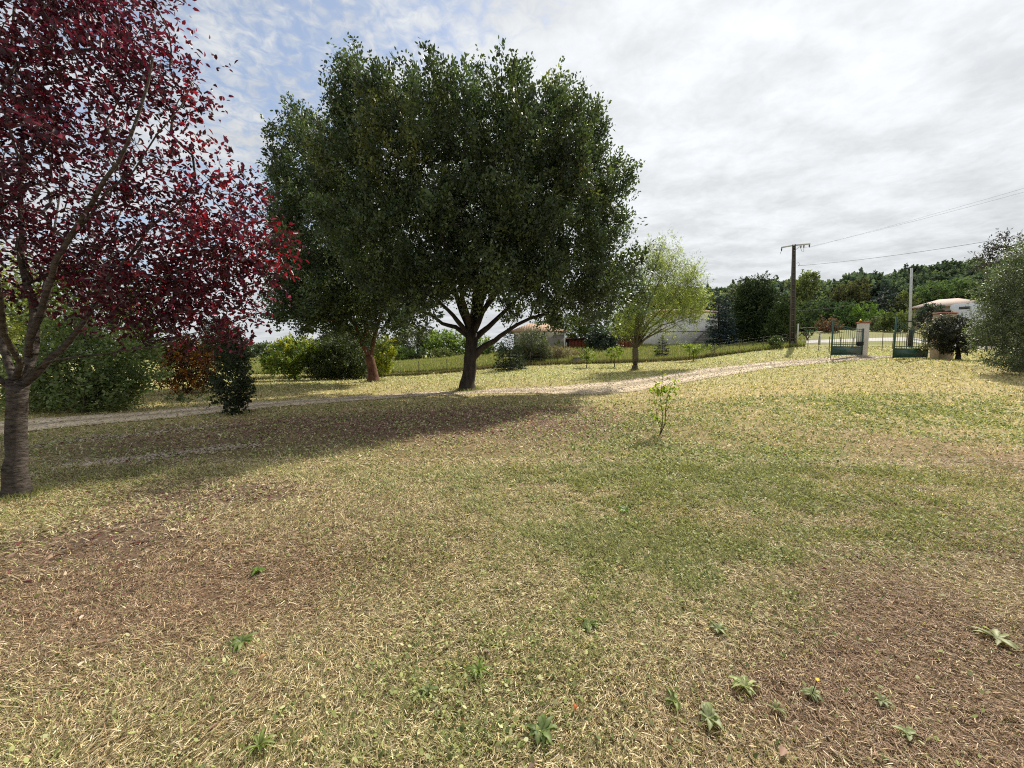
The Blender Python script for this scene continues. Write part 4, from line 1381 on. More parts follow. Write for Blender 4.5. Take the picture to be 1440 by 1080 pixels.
M_CERAMIC = plain_mat('brown_insulator', (0.05, 0.03, 0.025), 0.3, 0.2)
M_PVC = plain_mat('pale_grey_pipe', (0.55, 0.55, 0.54), 0.5, 0.05)
_m, _t = mat('amber_beacon')
_p = _t.n('ShaderNodeBsdfPrincipled')
_bn = _t.noise(_t.n('ShaderNodeTexCoord').outputs['Object'], 8)
_t.link(_t.ramp(_bn, .2, .8, (0.80, 0.36, 0.01, 1), (0.9, 0.46, 0.02, 1)), _p.inputs['Base Color'])
_p.inputs['Roughness'].default_value = .3
finish(_t, _p.outputs[0])
M_AMBER = _m

# ------------------------------------------------------------------ concrete electricity pole
t0 = 34.0
b = G(1114, t0)
top = PY(1116.5, 344, b[1])
root = thing('electricity_pole', 'tall dark concrete pole with a crossarm and ladder-like recesses', 'pole', b)
H = top[2] - b[2]
lean = np.array([top[0] - b[0], 0, 0])
wb, wt = 0.46, 0.25
db, dtp = 0.36, 0.22
mb = MB()
rz = math.radians(-30)
ux = np.array([math.cos(rz), math.sin(rz), 0])
uy = np.array([-math.sin(rz), math.cos(rz), 0])


def prism4(mb, x0, x1, y0, y1, z0, z1, s0, s1):
    """frustum piece in pole coordinates; s0, s1 scale factors at z0, z1"""
    q = []
    for z, s in ((z0, s0), (z1, s1)):
        for (xx, yy) in ((x0, y0), (x1, y0), (x1, y1), (x0, y1)):
            q.append(b + lean * (z / H) + ux * xx * .88 * s + uy * yy * s + (0, 0, z))
    mb.hexa(np.array(q))


sc = lambda z: 1 - (1 - wt / wb) * (z / H)
prism4(mb, -.26, -.14, -.18, .18, -.5, H, 1.03, sc(H))
prism4(mb, .14, .26, -.18, .18, -.5, H, 1.03, sc(H))
prism4(mb, -.139, .139, -.05, .05, -.5, H, 1.03, sc(H))
z = 0.15
prism4(mb, -.139, .139, -.17, .17, -.4, .5, 1.02, sc(.5))
while z < H - .1:
    z += .52
    if z + .09 < H:
        prism4(mb, -.139, .139, -.165, .165, z, z + .09, sc(z), sc(z + .09))
mb.build('shaft', M_CONCRETE, root)
mb = MB()
ca = top + (0, 0, -.10)
ad = np.array([1.0, -.18, 0.0])
ad /= np.linalg.norm(ad)
L0, L1 = ca - ad * .98 + (0, 0, -.10), ca + ad * 1.25 + (0, 0, .10)
mb.beam(L0, ca + (0, 0, .04), .09, .10)
mb.beam(ca + (0, 0, .04), L1, .09, .10)
mb.beam(ca + (0, -.05, -.45), ca + ad * .6 + (0, -.05, .05), .04, .04)
mb.build('crossarm', M_STEEL, root)
ins = []
for s, zz in ((-.95, -.10), (.55, .06), (.78, .08), (1.2, .10)):
    q = ca + ad * s + (0, 0, zz)
    m2 = MB()
    zs = [-.03, -.08, -.09, -.14, -.15, -.20, -.21, -.26, -.30]
    rs = [.02, .02, .055, .06, .03, .06, .03, .05, .015]
    m2.tube(np.array([q + (0, 0, v) for v in zs]), rs, 8)
    m2.build('insulator', M_CERAMIC, root, smooth=True)
    ins.append(q + (0, 0, -.30))
m2 = MB()
m2.tube(np.array([ins[1], ins[1] + (.10, 0, -.25), ins[2] + (.02, 0, -.30), ins[2]]), .013, 5)
m2.tube(np.array([ins[0], ins[0] + (-.08, 0, -.12), ins[0] + (-.04, 0, -.26)]), .013, 5)
m2.tube(np.array([ca + (.17, -.2, -1.55), ca + (.30, -.25, -1.45), ca + (.42, -.25, -1.65), ca + (.30, -.22, -1.75)]), .013, 5)
m2.build('jumper_cable', M_WIRE, root)
mb = MB()
pb = b + ux * .33 + uy * -.12
mb.tube(np.array([pb, pb + (0, 0, 2.0)]), .055, 10)
mb.build('cable_duct', M_PVC, root)


def sag(a, c, s, n=24):
    a, c = np.asarray(a, float), np.asarray(c, float)
    t = np.linspace(0, 1, n)[:, None]
    p = a * (1 - t) + c * t
    p[:, 2] -= (4 * s * t * (1 - t))[:, 0]
    return p


def cable(label, a, c, s, r=.012):
    mb = MB()
    mb.tube(sag(a, c, s), r, 5)
    o = mb.build('power_cable', M_WIRE)
    return tag(o, label, 'cable', 'overhead cables')


cable('thick overhead cable running from the concrete pole to the right above the wood', ca + (.30, -.22, -1.75), P(1600, 300, 22), .35, .014)
cable('thin overhead wire from the long end of the crossarm', ins[3], P(1640, 205, 22), .15, .0065)
cable('thin overhead wire from the jumper insulators of the crossarm', ins[2], P(1640, 214, 22), .18, .0065)
cable('faint wire crossing in front of the wood below the concrete pole top', P(1117, 437, 34), P(1284, 404, 37), .5, .010)

# pale metal pole
t1 = 33.0
b1 = G(1278.5, t1)
tp = PY(1282, 377, b1[1])
root = thing('metal_pole', 'slim pale grey pole standing behind the right gate leaf', 'pole', b1)
mb = MB()
for s in (-1, 1):
    mb.beam(b1 + (s * .08, 0, -.3), tp + (s * .045, 0, 0), .075, .06)
mb.build('shaft', M_STEEL, root)
mb = MB()
hh = tp[2] - b1[2]
for k in range(1, 9):
    q = b1 + (tp - b1) * (k / 9)
    mb.box(q, (.20 - .01 * k, .03, .10))
mb.build('spacer', M_STEEL, root)
mb = MB()
mb.box(b1 + (-.02, -.1, .75), (.30, .16, 1.5))
mb.build('meter_box', M_DARKWOOD, root)
mb = MB()
mb.box(b1 + (tp - b1) * .33 + (0, 0, 0), (.46, .16, .07))
mb.build('clamp', M_DARKWOOD, root)

# ------------------------------------------------------------------ gate
GH = G(1211, 23.9)


def pillar(name, label, px0, px1, t, top_py, m_, capm, dep=.38):
    a, c = G(px0, t), G(px1, t)
    ctr = (a + c) / 2
    wd = np.linalg.norm((c - a)[:2])
    zt = P((px0 + px1) / 2, top_py, t)[2]
    root = thing(name, label, 'pillar', ctr)
    mb = MB()
    zb = ctr[2] - .4
    mb.box((ctr[0], ctr[1], (zt - .09 + zb) / 2), (wd, dep, zt - .09 - zb))
    o = mb.build('shaft', m_, root)
    bv = o.modifiers.new('edge', 'BEVEL')
    bv.width = .015
    bv.segments = 2
    mb = MB()
    mb.box((ctr[0], ctr[1], zt - .06), (wd + .07, dep + .07, .06))
    mb.box((ctr[0], ctr[1], zt - .015), (wd + .03, dep + .03, .03), taper=.8)
    mb.build('cap', capm, root)
    return root, ctr, wd, zt


_, pc, pw, pz = pillar('gate_pillar', 'whitish gate pillar with a terracotta cap and an amber lamp on top', 1205.5, 1216, 24.0, 452.8, M_CREAM, M_BRICKCAP)
mb = MB()
lp = np.array([pc[0] - pw * .42, pc[1] - .02, pz])
mb.tube(np.array([lp + (0, 0, 0), lp + (0, 0, .03)]), .05, 12)
mb2 = MB()
mb2.tube(np.array([lp + (0, 0, .03 + v) for v in (0, .02, .05, .085, .105, .115)]), [.062, .066, .064, .05, .03, .005], 14)
root = thing('beacon_lamp', 'round amber warning lamp on the whitish gate pillar', 'lamp', lp)
mb.build('base', M_RUBBER, root)
mb2.build('lens', M_AMBER, root, smooth=True)
# beige pillar = short wall end beside the right leaf
_, pc2, pw2, pz2 = pillar('gate_pillar', 'wide beige gate pillar with a brown cap half hidden by the dark round bush', 1313, 1334, 22.9, 440, M_BEIGE, M_BRICKCAP, .5)


def gate_leaf(label, hinge, free, h_hinge, h_free, nbar=13):
    hinge = np.asarray(hinge, float)
    free = np.asarray(free, float)
    z0 = max(hinge[2], free[2]) + .09
    d = free - hinge
    d[2] = 0
    Lg = np.linalg.norm(d)
    d /= Lg
    base = np.array([hinge[0], hinge[1], z0])
    root = thing('gate_leaf', label, 'gate', base)
    pt = lambda s, z: base + d * s + np.array([0, 0, z])
    curve = lambda s: h_hinge + (h_free - h_hinge) * (s / Lg) ** 2.2
    mb = MB()
    mb.beam(pt(0, 0), pt(0, h_hinge + .06), .055, .055)
    mb.beam(pt(Lg, -.02), pt(Lg, h_free + .08), .06, .06)
    for zz in (.02, .50, .62):
        mb.beam(pt(.03, zz), pt(Lg - .03, zz), .036, .04)
    s = np.linspace(0.02, Lg - .02, 14)
    for zo in (0, -.13):
        cp_ = np.array([pt(v, curve(v) + zo) for v in s])
        for a, c in zip(cp_[:-1], cp_[1:]):
            mb.beam(a, c, .03, .03)
    mb.build('frame', M_GREENPAINT, root)
    mb = MB()
    nrm = np.array([-d[1], d[0], 0])
    c0 = (pt(.045, .26) + pt(Lg - .045, .26)) / 2
    mb.box(c0, (Lg - .09, .012, .44), math.atan2(d[1], d[0]))
    mb.build('lower_panel', M_GREENPAINT, root)
    for k in range(nbar):
        v = Lg * (k + 1) / (nbar + 1)
        m2 = MB()
        m2.tube(np.array([pt(v, .52), pt(v, curve(v) - .02)]), .011, 6)
        m2.build('bar', M_GREENPAINT, root)
    mb = MB()
    g0 = gz(*(pt(Lg, 0)[:2]))
    mb.tube(np.array([(*(pt(Lg + .045, 0)[:2]), g0 - .05), pt(Lg + .045, .75)]), .014, 6)
    mb.build('drop_bolt', M_POST, root)
    return root, pt, Lg


LG1, ptf, Lg1 = gate_leaf('open green iron gate leaf hung on the whitish pillar', G(1211.5, 23.75), G(1168.5, 22.3), 1.56, 1.92)
mb = MB()
mb.box(ptf(.42, .70) + (0, -.06, 0), (.34, .16, .22))
mb.box(ptf(.42, .60) + (0, -.06, 0), (.22, .12, .10))
o = mb.build('motor_box', M_RUBBER, LG1)
gate_leaf('open green iron gate leaf beside the beige pillar', G(1303, 22.6), G(1256, 21.0), 1.45, 2.15)


# ------------------------------------------------------------------ fences
def fence(name, label, line, ph, spacing, nwire=5, mesh=True, post_r=.024, postmat=None):
    """line: world (x, y) polyline"""
    pl = np.array(line)[:, :2]
    d = np.r_[0, np.cumsum(np.linalg.norm(np.diff(pl, axis=0), axis=1))]
    n = max(int(round(d[-1] / spacing)), 1)
    s = np.linspace(0, d[-1], n + 1)
    X = np.interp(s, d, pl[:, 0])
    Y = np.interp(s, d, pl[:, 1])
    Z = ground(X, Y)
    root = thing(name, label, 'fence', (X[0], Y[0], Z[0]))
    for k in range(n + 1):
        m2 = MB()
        q = np.array([X[k], Y[k], Z[k]])
        m2.tube(np.array([q + (0, 0, -.2), q + (RNG.normal() * .02, RNG.normal() * .02, ph * (0.97 + .06 * RNG.random()))]), post_r, 6)
        m2.build('post', postmat or M_POST, root)
    mb = MB()
    s2 = np.linspace(0, d[-1], n * 4 + 1)
    X2 = np.interp(s2, d, pl[:, 0])
    Y2 = np.interp(s2, d, pl[:, 1])
    Z2 = ground(X2, Y2)
    for zz in np.linspace(.06, ph - .06, nwire):
        mb.tube(np.c_[X2, Y2 - .03, Z2 + zz], .0035, 3, cap=False)
    if mesh:
        s3 = np.arange(0, d[-1], .22)
        X3 = np.interp(s3, d, pl[:, 0])
        Y3 = np.interp(s3, d, pl[:, 1])
        Z3 = ground(X3, Y3)
        for a in range(len(s3)):
            mb.tube(np.array([(X3[a], Y3[a] - .03, Z3[a] + .05), (X3[a], Y3[a] - .03, Z3[a] + ph - .06)]), .0025, 3, cap=False)
    mb.build('wire_mesh', M_WIRE, root)
    return root


fl = [G(345, 25.5), G(420, 26.5), G(520, 29), G(602, 31), G(700, 32), G(800, 32.5), G(890, 32.8), G(970, 33.2), G(1050, 33.8), G(1106, 34.3)]
fence('wire_fence', 'long wire fence with thin posts between the lawn and the field', fl, 1.15, 2.35)
fence('wire_fence', 'short wire fence from the concrete pole to the whitish gate pillar', [G(1119, 34.2), G(1142, 31.5), G(1164, 28.5), G(1198, 24.4)], 1.15, 2.2)
fence('wire_fence', 'wire fence on the bank between the two gate pillars seen through the gateway', [G(1217, 30.0), G(1236, 29.0), G(1262, 30.0), G(1300, 30.0)], 1.25, 1.6, 6)
mb = MB()
for k, px in enumerate((1152,)):
    q = G(px, 40.5)
    mb.box(q + (0, 0, .45), (.16, .16, 1.3), taper=.85)
    mb.box(q + (0, 0, 1.13), (.20, .20, .06))
tag(mb.build('marker_post', M_CREAM), 'short pale post beside the lane behind the wire fence', 'post')


# ------------------------------------------------------------------ buildings
def ring(x0, x1, y0, y1, z0, z1):
    return np.array([(x0, y0, z0), (x1, y0, z0), (x1, y1, z0), (x0, y1, z0), (x0, y0, z1), (x1, y0, z1), (x1, y1, z1), (x0, y1, z1)])


def at_rot(v, org, rz):
    c, s = math.cos(rz), math.sin(rz)
    R = np.array([[c, s, 0], [-s, c, 0], [0, 0, 1]])
    return np.asarray(v, float) @ R + np.asarray(org, float)


def gable(mb, x0, x1, y0, y1, ze, zr, ov, th, org, rz, along='x'):
    """two roof slabs; ridge along x or y"""
    if along == 'x':
        ym = (y0 + y1) / 2
        for s, ye in ((1, y0 - ov), (-1, y1 + ov)):
            sl = (zr - ze) / (ym - y0)
            zz = ze - sl * ov
            q = [(x0 - ov, ye, zz), (x1 + ov, ye, zz), (x1 + ov, ym, zr), (x0 - ov, ym, zr)]
            if s < 0:
                q = [q[1], q[0], q[3], q[2]]
            q = np.array(q)
            mb.hexa(at_rot(np.r_[q, q + (0, 0, th)], org, rz))
    else:
        xm = (x0 + x1) / 2
        for s, xe in ((1, x0 - ov), (-1, x1 + ov)):
            sl = (zr - ze) / (xm - x0)
            zz = ze - sl * ov
            q = [(xe, y1 + ov, zz), (xe, y0 - ov, zz), (xm, y0 - ov, zr), (xm, y1 + ov, zr)]
            if s < 0:
                q = [q[1], q[0], q[3], q[2]]
            q = np.array(q)
            mb.hexa(at_rot(np.r_[q, q + (0, 0, th)], org, rz))


def slab_hip(mb, x0, x1, y0, y1, ze, zr, ov, inset, th):
    x0, x1, y0, y1 = x0 - ov, x1 + ov, y0 - ov, y1 + ov
    ym = (y0 + y1) / 2
    b_ = [(x0, y0, ze), (x1, y0, ze), (x1, y1, ze), (x0, y1, ze)]
    r_ = [(x0 + inset, ym, zr), (x1 - inset, ym, zr)]
    u_ = [(v[0], v[1], v[2] - th) for v in b_]
    v = np.array(b_ + r_ + u_)
    mb.raw(v, [np.array([[0, 1, 5, 4], [2, 3, 4, 5], [0, 6, 7, 1], [1, 7, 8, 2], [2, 8, 9, 3], [3, 9, 6, 0], [6, 9, 8, 7]]), np.array([[1, 2, 5], [3, 0, 4]])])


# tiled outbuilding and the red sheds beyond the fence
t2 = 44.0
gL, gR = P(752, 492, t2), P(793, 492, t2)
zb = gz(gL[0], gL[1]) - .3
ze = P(775, 467, t2)[2]
root = thing('outbuilding', 'small outbuilding with bare grey walls and an orange-tan tiled roof', 'building', (gL[0], gL[1], zb))
x0, x1, y0 = gL[0] - 2.4, gR[0], gL[1]
mb = MB()
mb.hexa(ring(x0, x1, y0, y0 + 4.6, zb, ze - .28))
mb.build('wall', M_PLASTER_G, root)
mb = MB()
mb.hexa(ring(x0 - .004, x1 + .004, y0 - .006, y0 + 4.61, ze - .28, ze))
mb.build('wall_band', M_PLASTER, root)
mb = MB()
slab_hip(mb, x0, x1, y0, y0 + 4.6, ze + .10, ze + 1.15, .38, 2.2, .10)
mb.build('roof', M_TILE, root)
mb = MB()
mb.tube(np.array([(x1 + .05, y0 - .12, zb), (x1 + .05, y0 - .12, ze - .05)]), .07, 8)
mb.build('downpipe', M_PVC, root)
mb = MB()
mb.hexa(ring(x0 + 1.0, x0 + 1.9, y0 - .02, y0 + .02, zb + 1.2, zb + 2.0))
mb.build('window', M_GLASS, root)


def shed(label, pxa, pxb, t, top_py, slope, doorpx):
    a, c = P(pxa, 490, t), P(pxb, 490, t)
    zb = gz(a[0], a[1]) - .3
    zt = P((pxa + pxb) / 2, top_py, t)[2]
    root = thing('red_shed', label, 'shed', (a[0], a[1], zb), 'red wooden sheds')
    mb = MB()
    x0, x1, y0 = a[0], c[0], a[1]
    n = 7
    for k in range(n):
        xa = x0 + (x1 - x0) * k / n
        xb = x0 + (x1 - x0) * (k + 1) / n - .02
        mb.hexa(ring(xa, xb, y0 + .01 * (k % 2), y0 + .1, zb, zt - .02))
    mb.hexa(ring(x0, x1, y0 + .1, y0 + 3.0, zb, zt - .03))
    mb.build('wall', M_REDWOOD, root)
    mb = MB()
    v = ring(x0 - .25, x1 + .2, y0 - .35, y0 + 3.2, zt, zt + .10)
    v[[0, 3, 4, 7], 2] -= slope
    mb.hexa(v)
    mb.build('roof', M_DARKWOOD, root)
    d0 = P(doorpx[0], 490, t)[0]
    d1 = P(doorpx[1], 490, t)[0]
    mb = MB()
    mb.hexa(ring(d0, d1, y0 - .05, y0 - .012, zb, zt - .25))
    mb.build('door', M_DARKWOOD, root)
    mb = MB()
    mb.hexa(ring(d0 + .15 * (d1 - d0), d0 + .5 * (d1 - d0), y0 - .065, y0 - .052, zt - .95, zt - .5))
    mb.build('window_pane', M_WHITE, root)
    return root


shed('red wooden shed next to the tiled outbuilding', 793.6, 828, 45.0, 475.5, .22, (795, 799.5))
shed('red brown shed with a dark doorway behind the pale feathery tree', 855, 895, 45.0, 476, .0, (857, 864))
mb = MB()
q = G(815, 33.5)
mb.box(q + (0, 0, .2), (1.1, .5, .45), taper=.96)
mb.box(q + (0, 0, .45), (1.2, .6, .06))
tag(mb.build('stone_trough', M_CONC_L), 'grey stone trough in front of the red wooden shed', 'trough')

# white house
t3 = 50.0
a, c = P(925, 487, t3), P(1008, 487, t3)
zb = gz(c[0], c[1]) - .5
ze = P(985, 440.5, t3)[2]
root = thing('white_house', 'big greyish white house with a red tiled roof edge behind the feathery tree', 'house', (a[0], a[1], zb))
x0, x1, y0 = a[0], c[0], a[1]
mb = MB()
mb.hexa(ring(x0, x1, y0, y0 + 9, zb, ze))
mb.build('wall', M_PLASTER, root)
mb = MB()
mb.hexa(ring(x0 - .03, x1 + .03, y0 - .05, y0 + 9.03, zb + (ze - zb) * .47, zb + (ze - zb) * .47 + .10))
mb.build('ledge', M_PLASTER_G, root)
mb = MB()
slab_hip(mb, x0, x1, y0, y0 + 9, ze + .14, ze + 1.0, .5, 2.2, .14)
mb.build('roof', M_TILE_R, root)
mb = MB()
sx0, sx1 = P(975, 487, t3 - 1)[0], P(1003, 487, t3 - 1)[0]
ns = 12
for k in range(ns):
    xa = sx0 + (sx1 - sx0) * k / ns
    mb.hexa(ring(xa, sx1, y0 - 1.25, y0 - .055, zb + .3 + 2.4 * k / ns, zb + .3 + 2.4 * (k + 1) / ns - .004))
mb.build('outside_stairs', M_PLASTER_G, root)

# pinkish roofed house on the right
t4 = 70.0
hc = P(1320, 452, t4)
ang = math.radians(-47.5)
zb = gz(hc[0], hc[1]) - 1.5
ze = P(1310, 432, t4)[2]
ho = np.array([hc[0], hc[1], 0.0])
root = thing('pink_roofed_house', 'house with a low pinkish hipped tile roof behind the beige pillar', 'house', (hc[0], hc[1], zb))


def turned(mb, org, rz):
    mb.v = [at_rot(v, org, rz) for v in mb.v]
    return mb


hw = 3.6
mb = MB()
mb.hexa(ring(-hw, hw + 2, 0, 8, zb, ze))
turned(mb, ho, ang).build('wall', M_TAN, root)
mb = MB()
slab_hip(mb, -hw, hw + 2, 0, 8, ze + .12, ze + 1.75, .5, 3.9, .12)
turned(mb, ho, ang).build('roof', M_TILE_P, root)
f = MB()
f.hexa(ring(.3, 1.5, -.05, -.004, ze - 1.8, ze - .6))
fo = turned(f, ho, ang).build('window', M_CREAM, root)
f = MB()
f.hexa(ring(.4, 1.4, -.07, -.052, ze - 1.7, ze - .7))
turned(f, ho, ang).build('pane', M_GLASS, fo)

# white motorhome
t5 = 40.0
g0 = G(1380, t5)
ang = math.radians(-50.5)
root = thing('motorhome', 'white motorhome parked behind the grey-green feathery tree', 'motorhome', g0)
mo = np.array([g0[0], g0[1], 0.0])
xl, xr = -2.35, 2.6
zt = P(1345, 426, t5)[2]
zg = max(g0[2], zt - 3.0)
prof = [(xl + .35, zg + .35), (xr, zg + .35), (xr, zt - .05), (xr - .1, zt), (xl + .45, zt), (xl + .05, zt - .12), (xl, zt - .45), (xl + .55, zt - 1.0), (xl + .05, zg + 1.15), (xl, zg + .6)]
k = len(prof)
v = np.array([(x, -1.05, z) for x, z in prof] + [(x, 1.05, z) for x, z in prof])
mb = MB()
mb.raw(v, [np.arange(k)[None], np.arange(k, 2 * k)[::-1][None], np.array([[(j + 1) % k, j, j + k, (j + 1) % k + k] for j in range(k)])])
turned(mb, mo, ang).build('body', M_WHITE, root)
for (wx, wz, ww, hh_) in ((xl + 1.0, zt - .50, .75, .26), (xl + 2.7, zt - .85, .9, .5), (xr - .7, zt - .85, .7, .5)):
    mb = MB()
    mb.hexa(ring(wx - ww / 2, wx + ww / 2, -1.08, -1.053, wz - hh_ / 2, wz + hh_ / 2))
    turned(mb, mo, ang).build('window', M_GLASS, root)
for wx in (xl + 1.1, xr - 1.2):
    mb = MB()
    mb.tube(np.array([(wx, -1.07, zg + .34), (wx, -.8, zg + .34)]), .34, 18)
    wo_ = turned(mb, mo, ang).build('wheel', M_RUBBER, root)
    mb = MB()
    mb.tube(np.array([(wx, -1.10, zg + .34), (wx, -1.072, zg + .34)]), .2, 14)
    turned(mb, mo, ang).build('rim', M_STEEL, wo_)
mb = MB()
mb.hexa(ring(.55, 1.15, -1.075, -1.053, zg + .45, zt - .3))
turned(mb, mo, ang).build('door', M_WHITE, root)

# shed roof seen beyond the lane
t6 = 66.0
q = G(1140, t6)
root = thing('open_shelter', 'low dark open shelter with a flat pale roof beyond the lane', 'shelter', q)
mb = MB()
zz = P(1140, 461, t6)[2]
mb.box((q[0] + .6, q[1] + 1, zz), (6.0, 3.0, .12))
mb.build('roof', M_CONC_L, root)
mb = MB()
mb.box((q[0] + .6, q[1] + 2.3, (zz + q[2]) / 2 - .1), (5.6, .15, zz - q[2] + .05))
mb.build('back_wall', M_DARKWOOD, root)
for s in (-2.2, .6, 3.3):
    mb = MB()
    mb.box((q[0] + s, q[1] - .35, (zz + q[2]) / 2 - .15), (.14, .14, zz - q[2] + .15))
    mb.build('post', M_DARKWOOD, root)

# ------------------------------------------------------------------ sapling in the lawn
rg = np.random.default_rng(200)
t0 = 7.25
b = G(927, t0)
root = thing('sapling', 'thin sapling with yellow-green leaves standing alone in the open lawn', 'sapling', b)
stems = [[(927, 613), (931, 600), (932, 585), (929, 565), (930, 545), (933, 530)], [(928, 612), (935, 596), (936, 578), (938, 560), (944, 542), (950, 532)], [(929, 604), (924, 588), (922, 570), (925, 555), (921, 540)],
         [(931, 600), (927, 592), (920, 585), (917, 580)], [(936, 580), (941, 570), (946, 562)]]
mb = MB()
lp, ld = [], []
for k, st in enumerate(stems):
    pts = np.array([P(x, y, t0 + .06 * math.sin(k * 2.1 + j * .4)) for j, (x, y) in enumerate(st)])
    mb.tube(pts, np.linspace(.010 if k < 2 else .006, .0025, len(pts)), 6)
    for a, c in zip(pts[1:-1], pts[2:]):
        n = 12 if (P(900, 552, t0)[2] < c[2]) else 5
        for j in range(n):
            q = a + (c - a) * rg.random()
            lp.append(q + rg.normal(size=3) * (.055 if n > 5 else .03))
            dd = norm(rg.normal(size=3) + (0, 0, -.7))
            ld.append(dd)
for j in range(60):
    q = P(920 + 34 * rg.random(), 541 + 11 * rg.random(), t0 + rg.normal() * .12)
    lp.append(q)
    ld.append(norm(rg.normal(size=3) + (0, 0, -.6)))
lp, ld = np.array(lp), np.array(ld)
cols = np.array([(0.26, 0.30, 0.045), (0.19, 0.25, 0.04), (0.13, 0.19, 0.04), (0.33, 0.33, 0.06)])
cc = cols[rg.integers(0, 4, len(lp))] * (.8 + .4 * rg.random((len(lp), 1)))
v, f, vc = leaf_mesh(lp, ld, norm(rg.normal(size=lp.shape) + (0, 0, .6)), .085 * (.6 + .7 * rg.random(len(lp))), .042, cc, 'leaf')
mesh_obj('foliage', v, f, M_LEAF_SOFT, root, col=vc)
mb.build('stem', M_TWIG, root, smooth=True)

# ------------------------------------------------------------------ grass, clover, litter (nobody could count them)
rg = np.random.default_rng(301)


def scatter(n, tmin, tmax, power, umax=1.55):
    """points in the wedge in front of the camera; density falls as t^-power"""
    q = rg.random(n)
    e = 2.0 - power
    if abs(e) < 1e-6:
        t = tmin * (tmax / tmin) ** q
    else:
        t = (tmin ** e + q * (tmax ** e - tmin ** e)) ** (1 / e)
    u = (rg.random(n) * 2 - 1) * (umax * t + 2.8)      # some spare width for a view from a step to the side
    return u, t


def blades(n, tmin, tmax, power, hgt, wid, name, label, lay=0.6, avoid=True, growth=0.75, flat=False):
    x, y = scatter(n, tmin, tmax, power)
    clump = .5 * vnoise(x, y, 15.0, 2) + .5 * vnoise(x + 3, y + 8, 5.0, 2)
    keep = rg.random(n) < (.62 if flat else .10) + sstep(.36, .60, clump)
    if avoid:
        keep &= ~(in_drive(x, y) & (rg.random(n) < .93))
    gr, br, ru, sh, di = weights(x, y)
    keep &= rg.random(n) > np.maximum(.75 * di, .86 * ru)
    x, y = x[keep], y[keep]
    gr, br, ru, sh = gr[keep], br[keep], ru[keep], sh[keep]
    n = len(x)
    sc_ = np.maximum(1.0, (y / 2.2)) ** growth
    h = hgt * sc_ ** .55 * (.45 + .9 * rg.random(n) ** 1.5) * (1 - .10 * br)
    wd = wid * sc_ * (.6 + .8 * rg.random(n))
    an = rg.random(n) * 6.283
    # dry blades lie flatter, combed a little by the mower
    isg = rg.random(n) < np.clip(.30 + .68 * gr - .26 * br - .2 * ru, .05, .95)
    tilt = np.where(isg, .45 + .5 * rg.random(n), .75 + .75 * rg.random(n)) * lay / .6
    if flat:
        tilt = 1.36 + .22 * rg.random(n)
        isg &= rg.random(n) < .25
    comb = vnoise(x + 5, y + 71, .8, 2) * 6.0
    an = np.where(rg.random(n) < .4, comb + rg.normal(size=n) * .7, an)
    d = np.c_[np.cos(an) * np.sin(tilt), np.sin(an) * np.sin(tilt), np.cos(tilt)]
    d2 = norm(d + np.c_[np.cos(an), np.sin(an), -np.ones(n) * .4] * (.5 * rg.random(n))[:, None])
    s = np.c_[-np.sin(an), np.cos(an), np.zeros(n)]
    tw = rg.normal(size=n)[:, None] * .5
    s = norm(s + np.c_[np.zeros(n), np.zeros(n), np.ones(n)] * tw)
    z = gnd(x, y) + (.003 + .012 * rg.random(n) if flat else -.004)
    p = np.c_[x, y, z]
    m = p + d * (h * .55)[:, None]
    e = m + d2 * (h * .5)[:, None]
    hw = (wd * .5)[:, None]
    v = np.stack([p - s * hw, p + s * hw, m + s * hw * .85, m - s * hw * .85, e], 1).reshape(-1, 3)
    i5 = np.arange(n)[:, None] * 5
    fq = i5 + np.array([[0, 1, 2, 3]])
    ft = i5 + np.array([[3, 2, 4]])
    base = gcol(x, y)
    straw = np.array([(0.66, 0.545, 0.32), (0.52, 0.415, 0.235), (0.23, 0.165, 0.095), (0.80, 0.71, 0.50)])
    grn = np.array([(0.27, 0.295, 0.10), (0.34, 0.35, 0.13), (0.14, 0.175, 0.055), (0.44, 0.43, 0.19)])
    rust = np.array([(0.38, 0.255, 0.17), (0.30, 0.19, 0.125), (0.50, 0.37, 0.26), (0.20, 0.13, 0.09)])
    c = np.where(isg[:, None], grn[rg.integers(0, 4, n)], straw[rg.integers(0, 4, n)])
    tob = (~isg) & (rg.random(n) < .85 * br)
    c = np.where(tob[:, None], rust[rg.integers(0, 4, n)], c)
    c = c * .82 + base * .18
    c = c * (1 - .25 * sh[:, None])  # blades darkened there too, shade painted into their colour
    c = c * (.50 + 1.05 * rg.random((n, 1)))
    o = mesh_obj(name, v, [fq, ft], M_GRASS, None, col=np.repeat(c, 5, axis=0))
    return tag(o, label, 'grass', kind='stuff')


blades(1180000, .55, 5.2, 1.0, .056, .0034, 'mown_grass', 'dry mown grass blades covering the near lawn', lay=.66)
blades(760000, .55, 5.6, 1.0, .040, .0030, 'thatch', 'matted dead grass lying flat between the blades of the near lawn', flat=True)
blades(380000, 5.2, 34.0, 1.75, .046, .0044, 'mown_grass', 'short yellow-green grass covering the farther lawn', lay=.62, growth=.85)

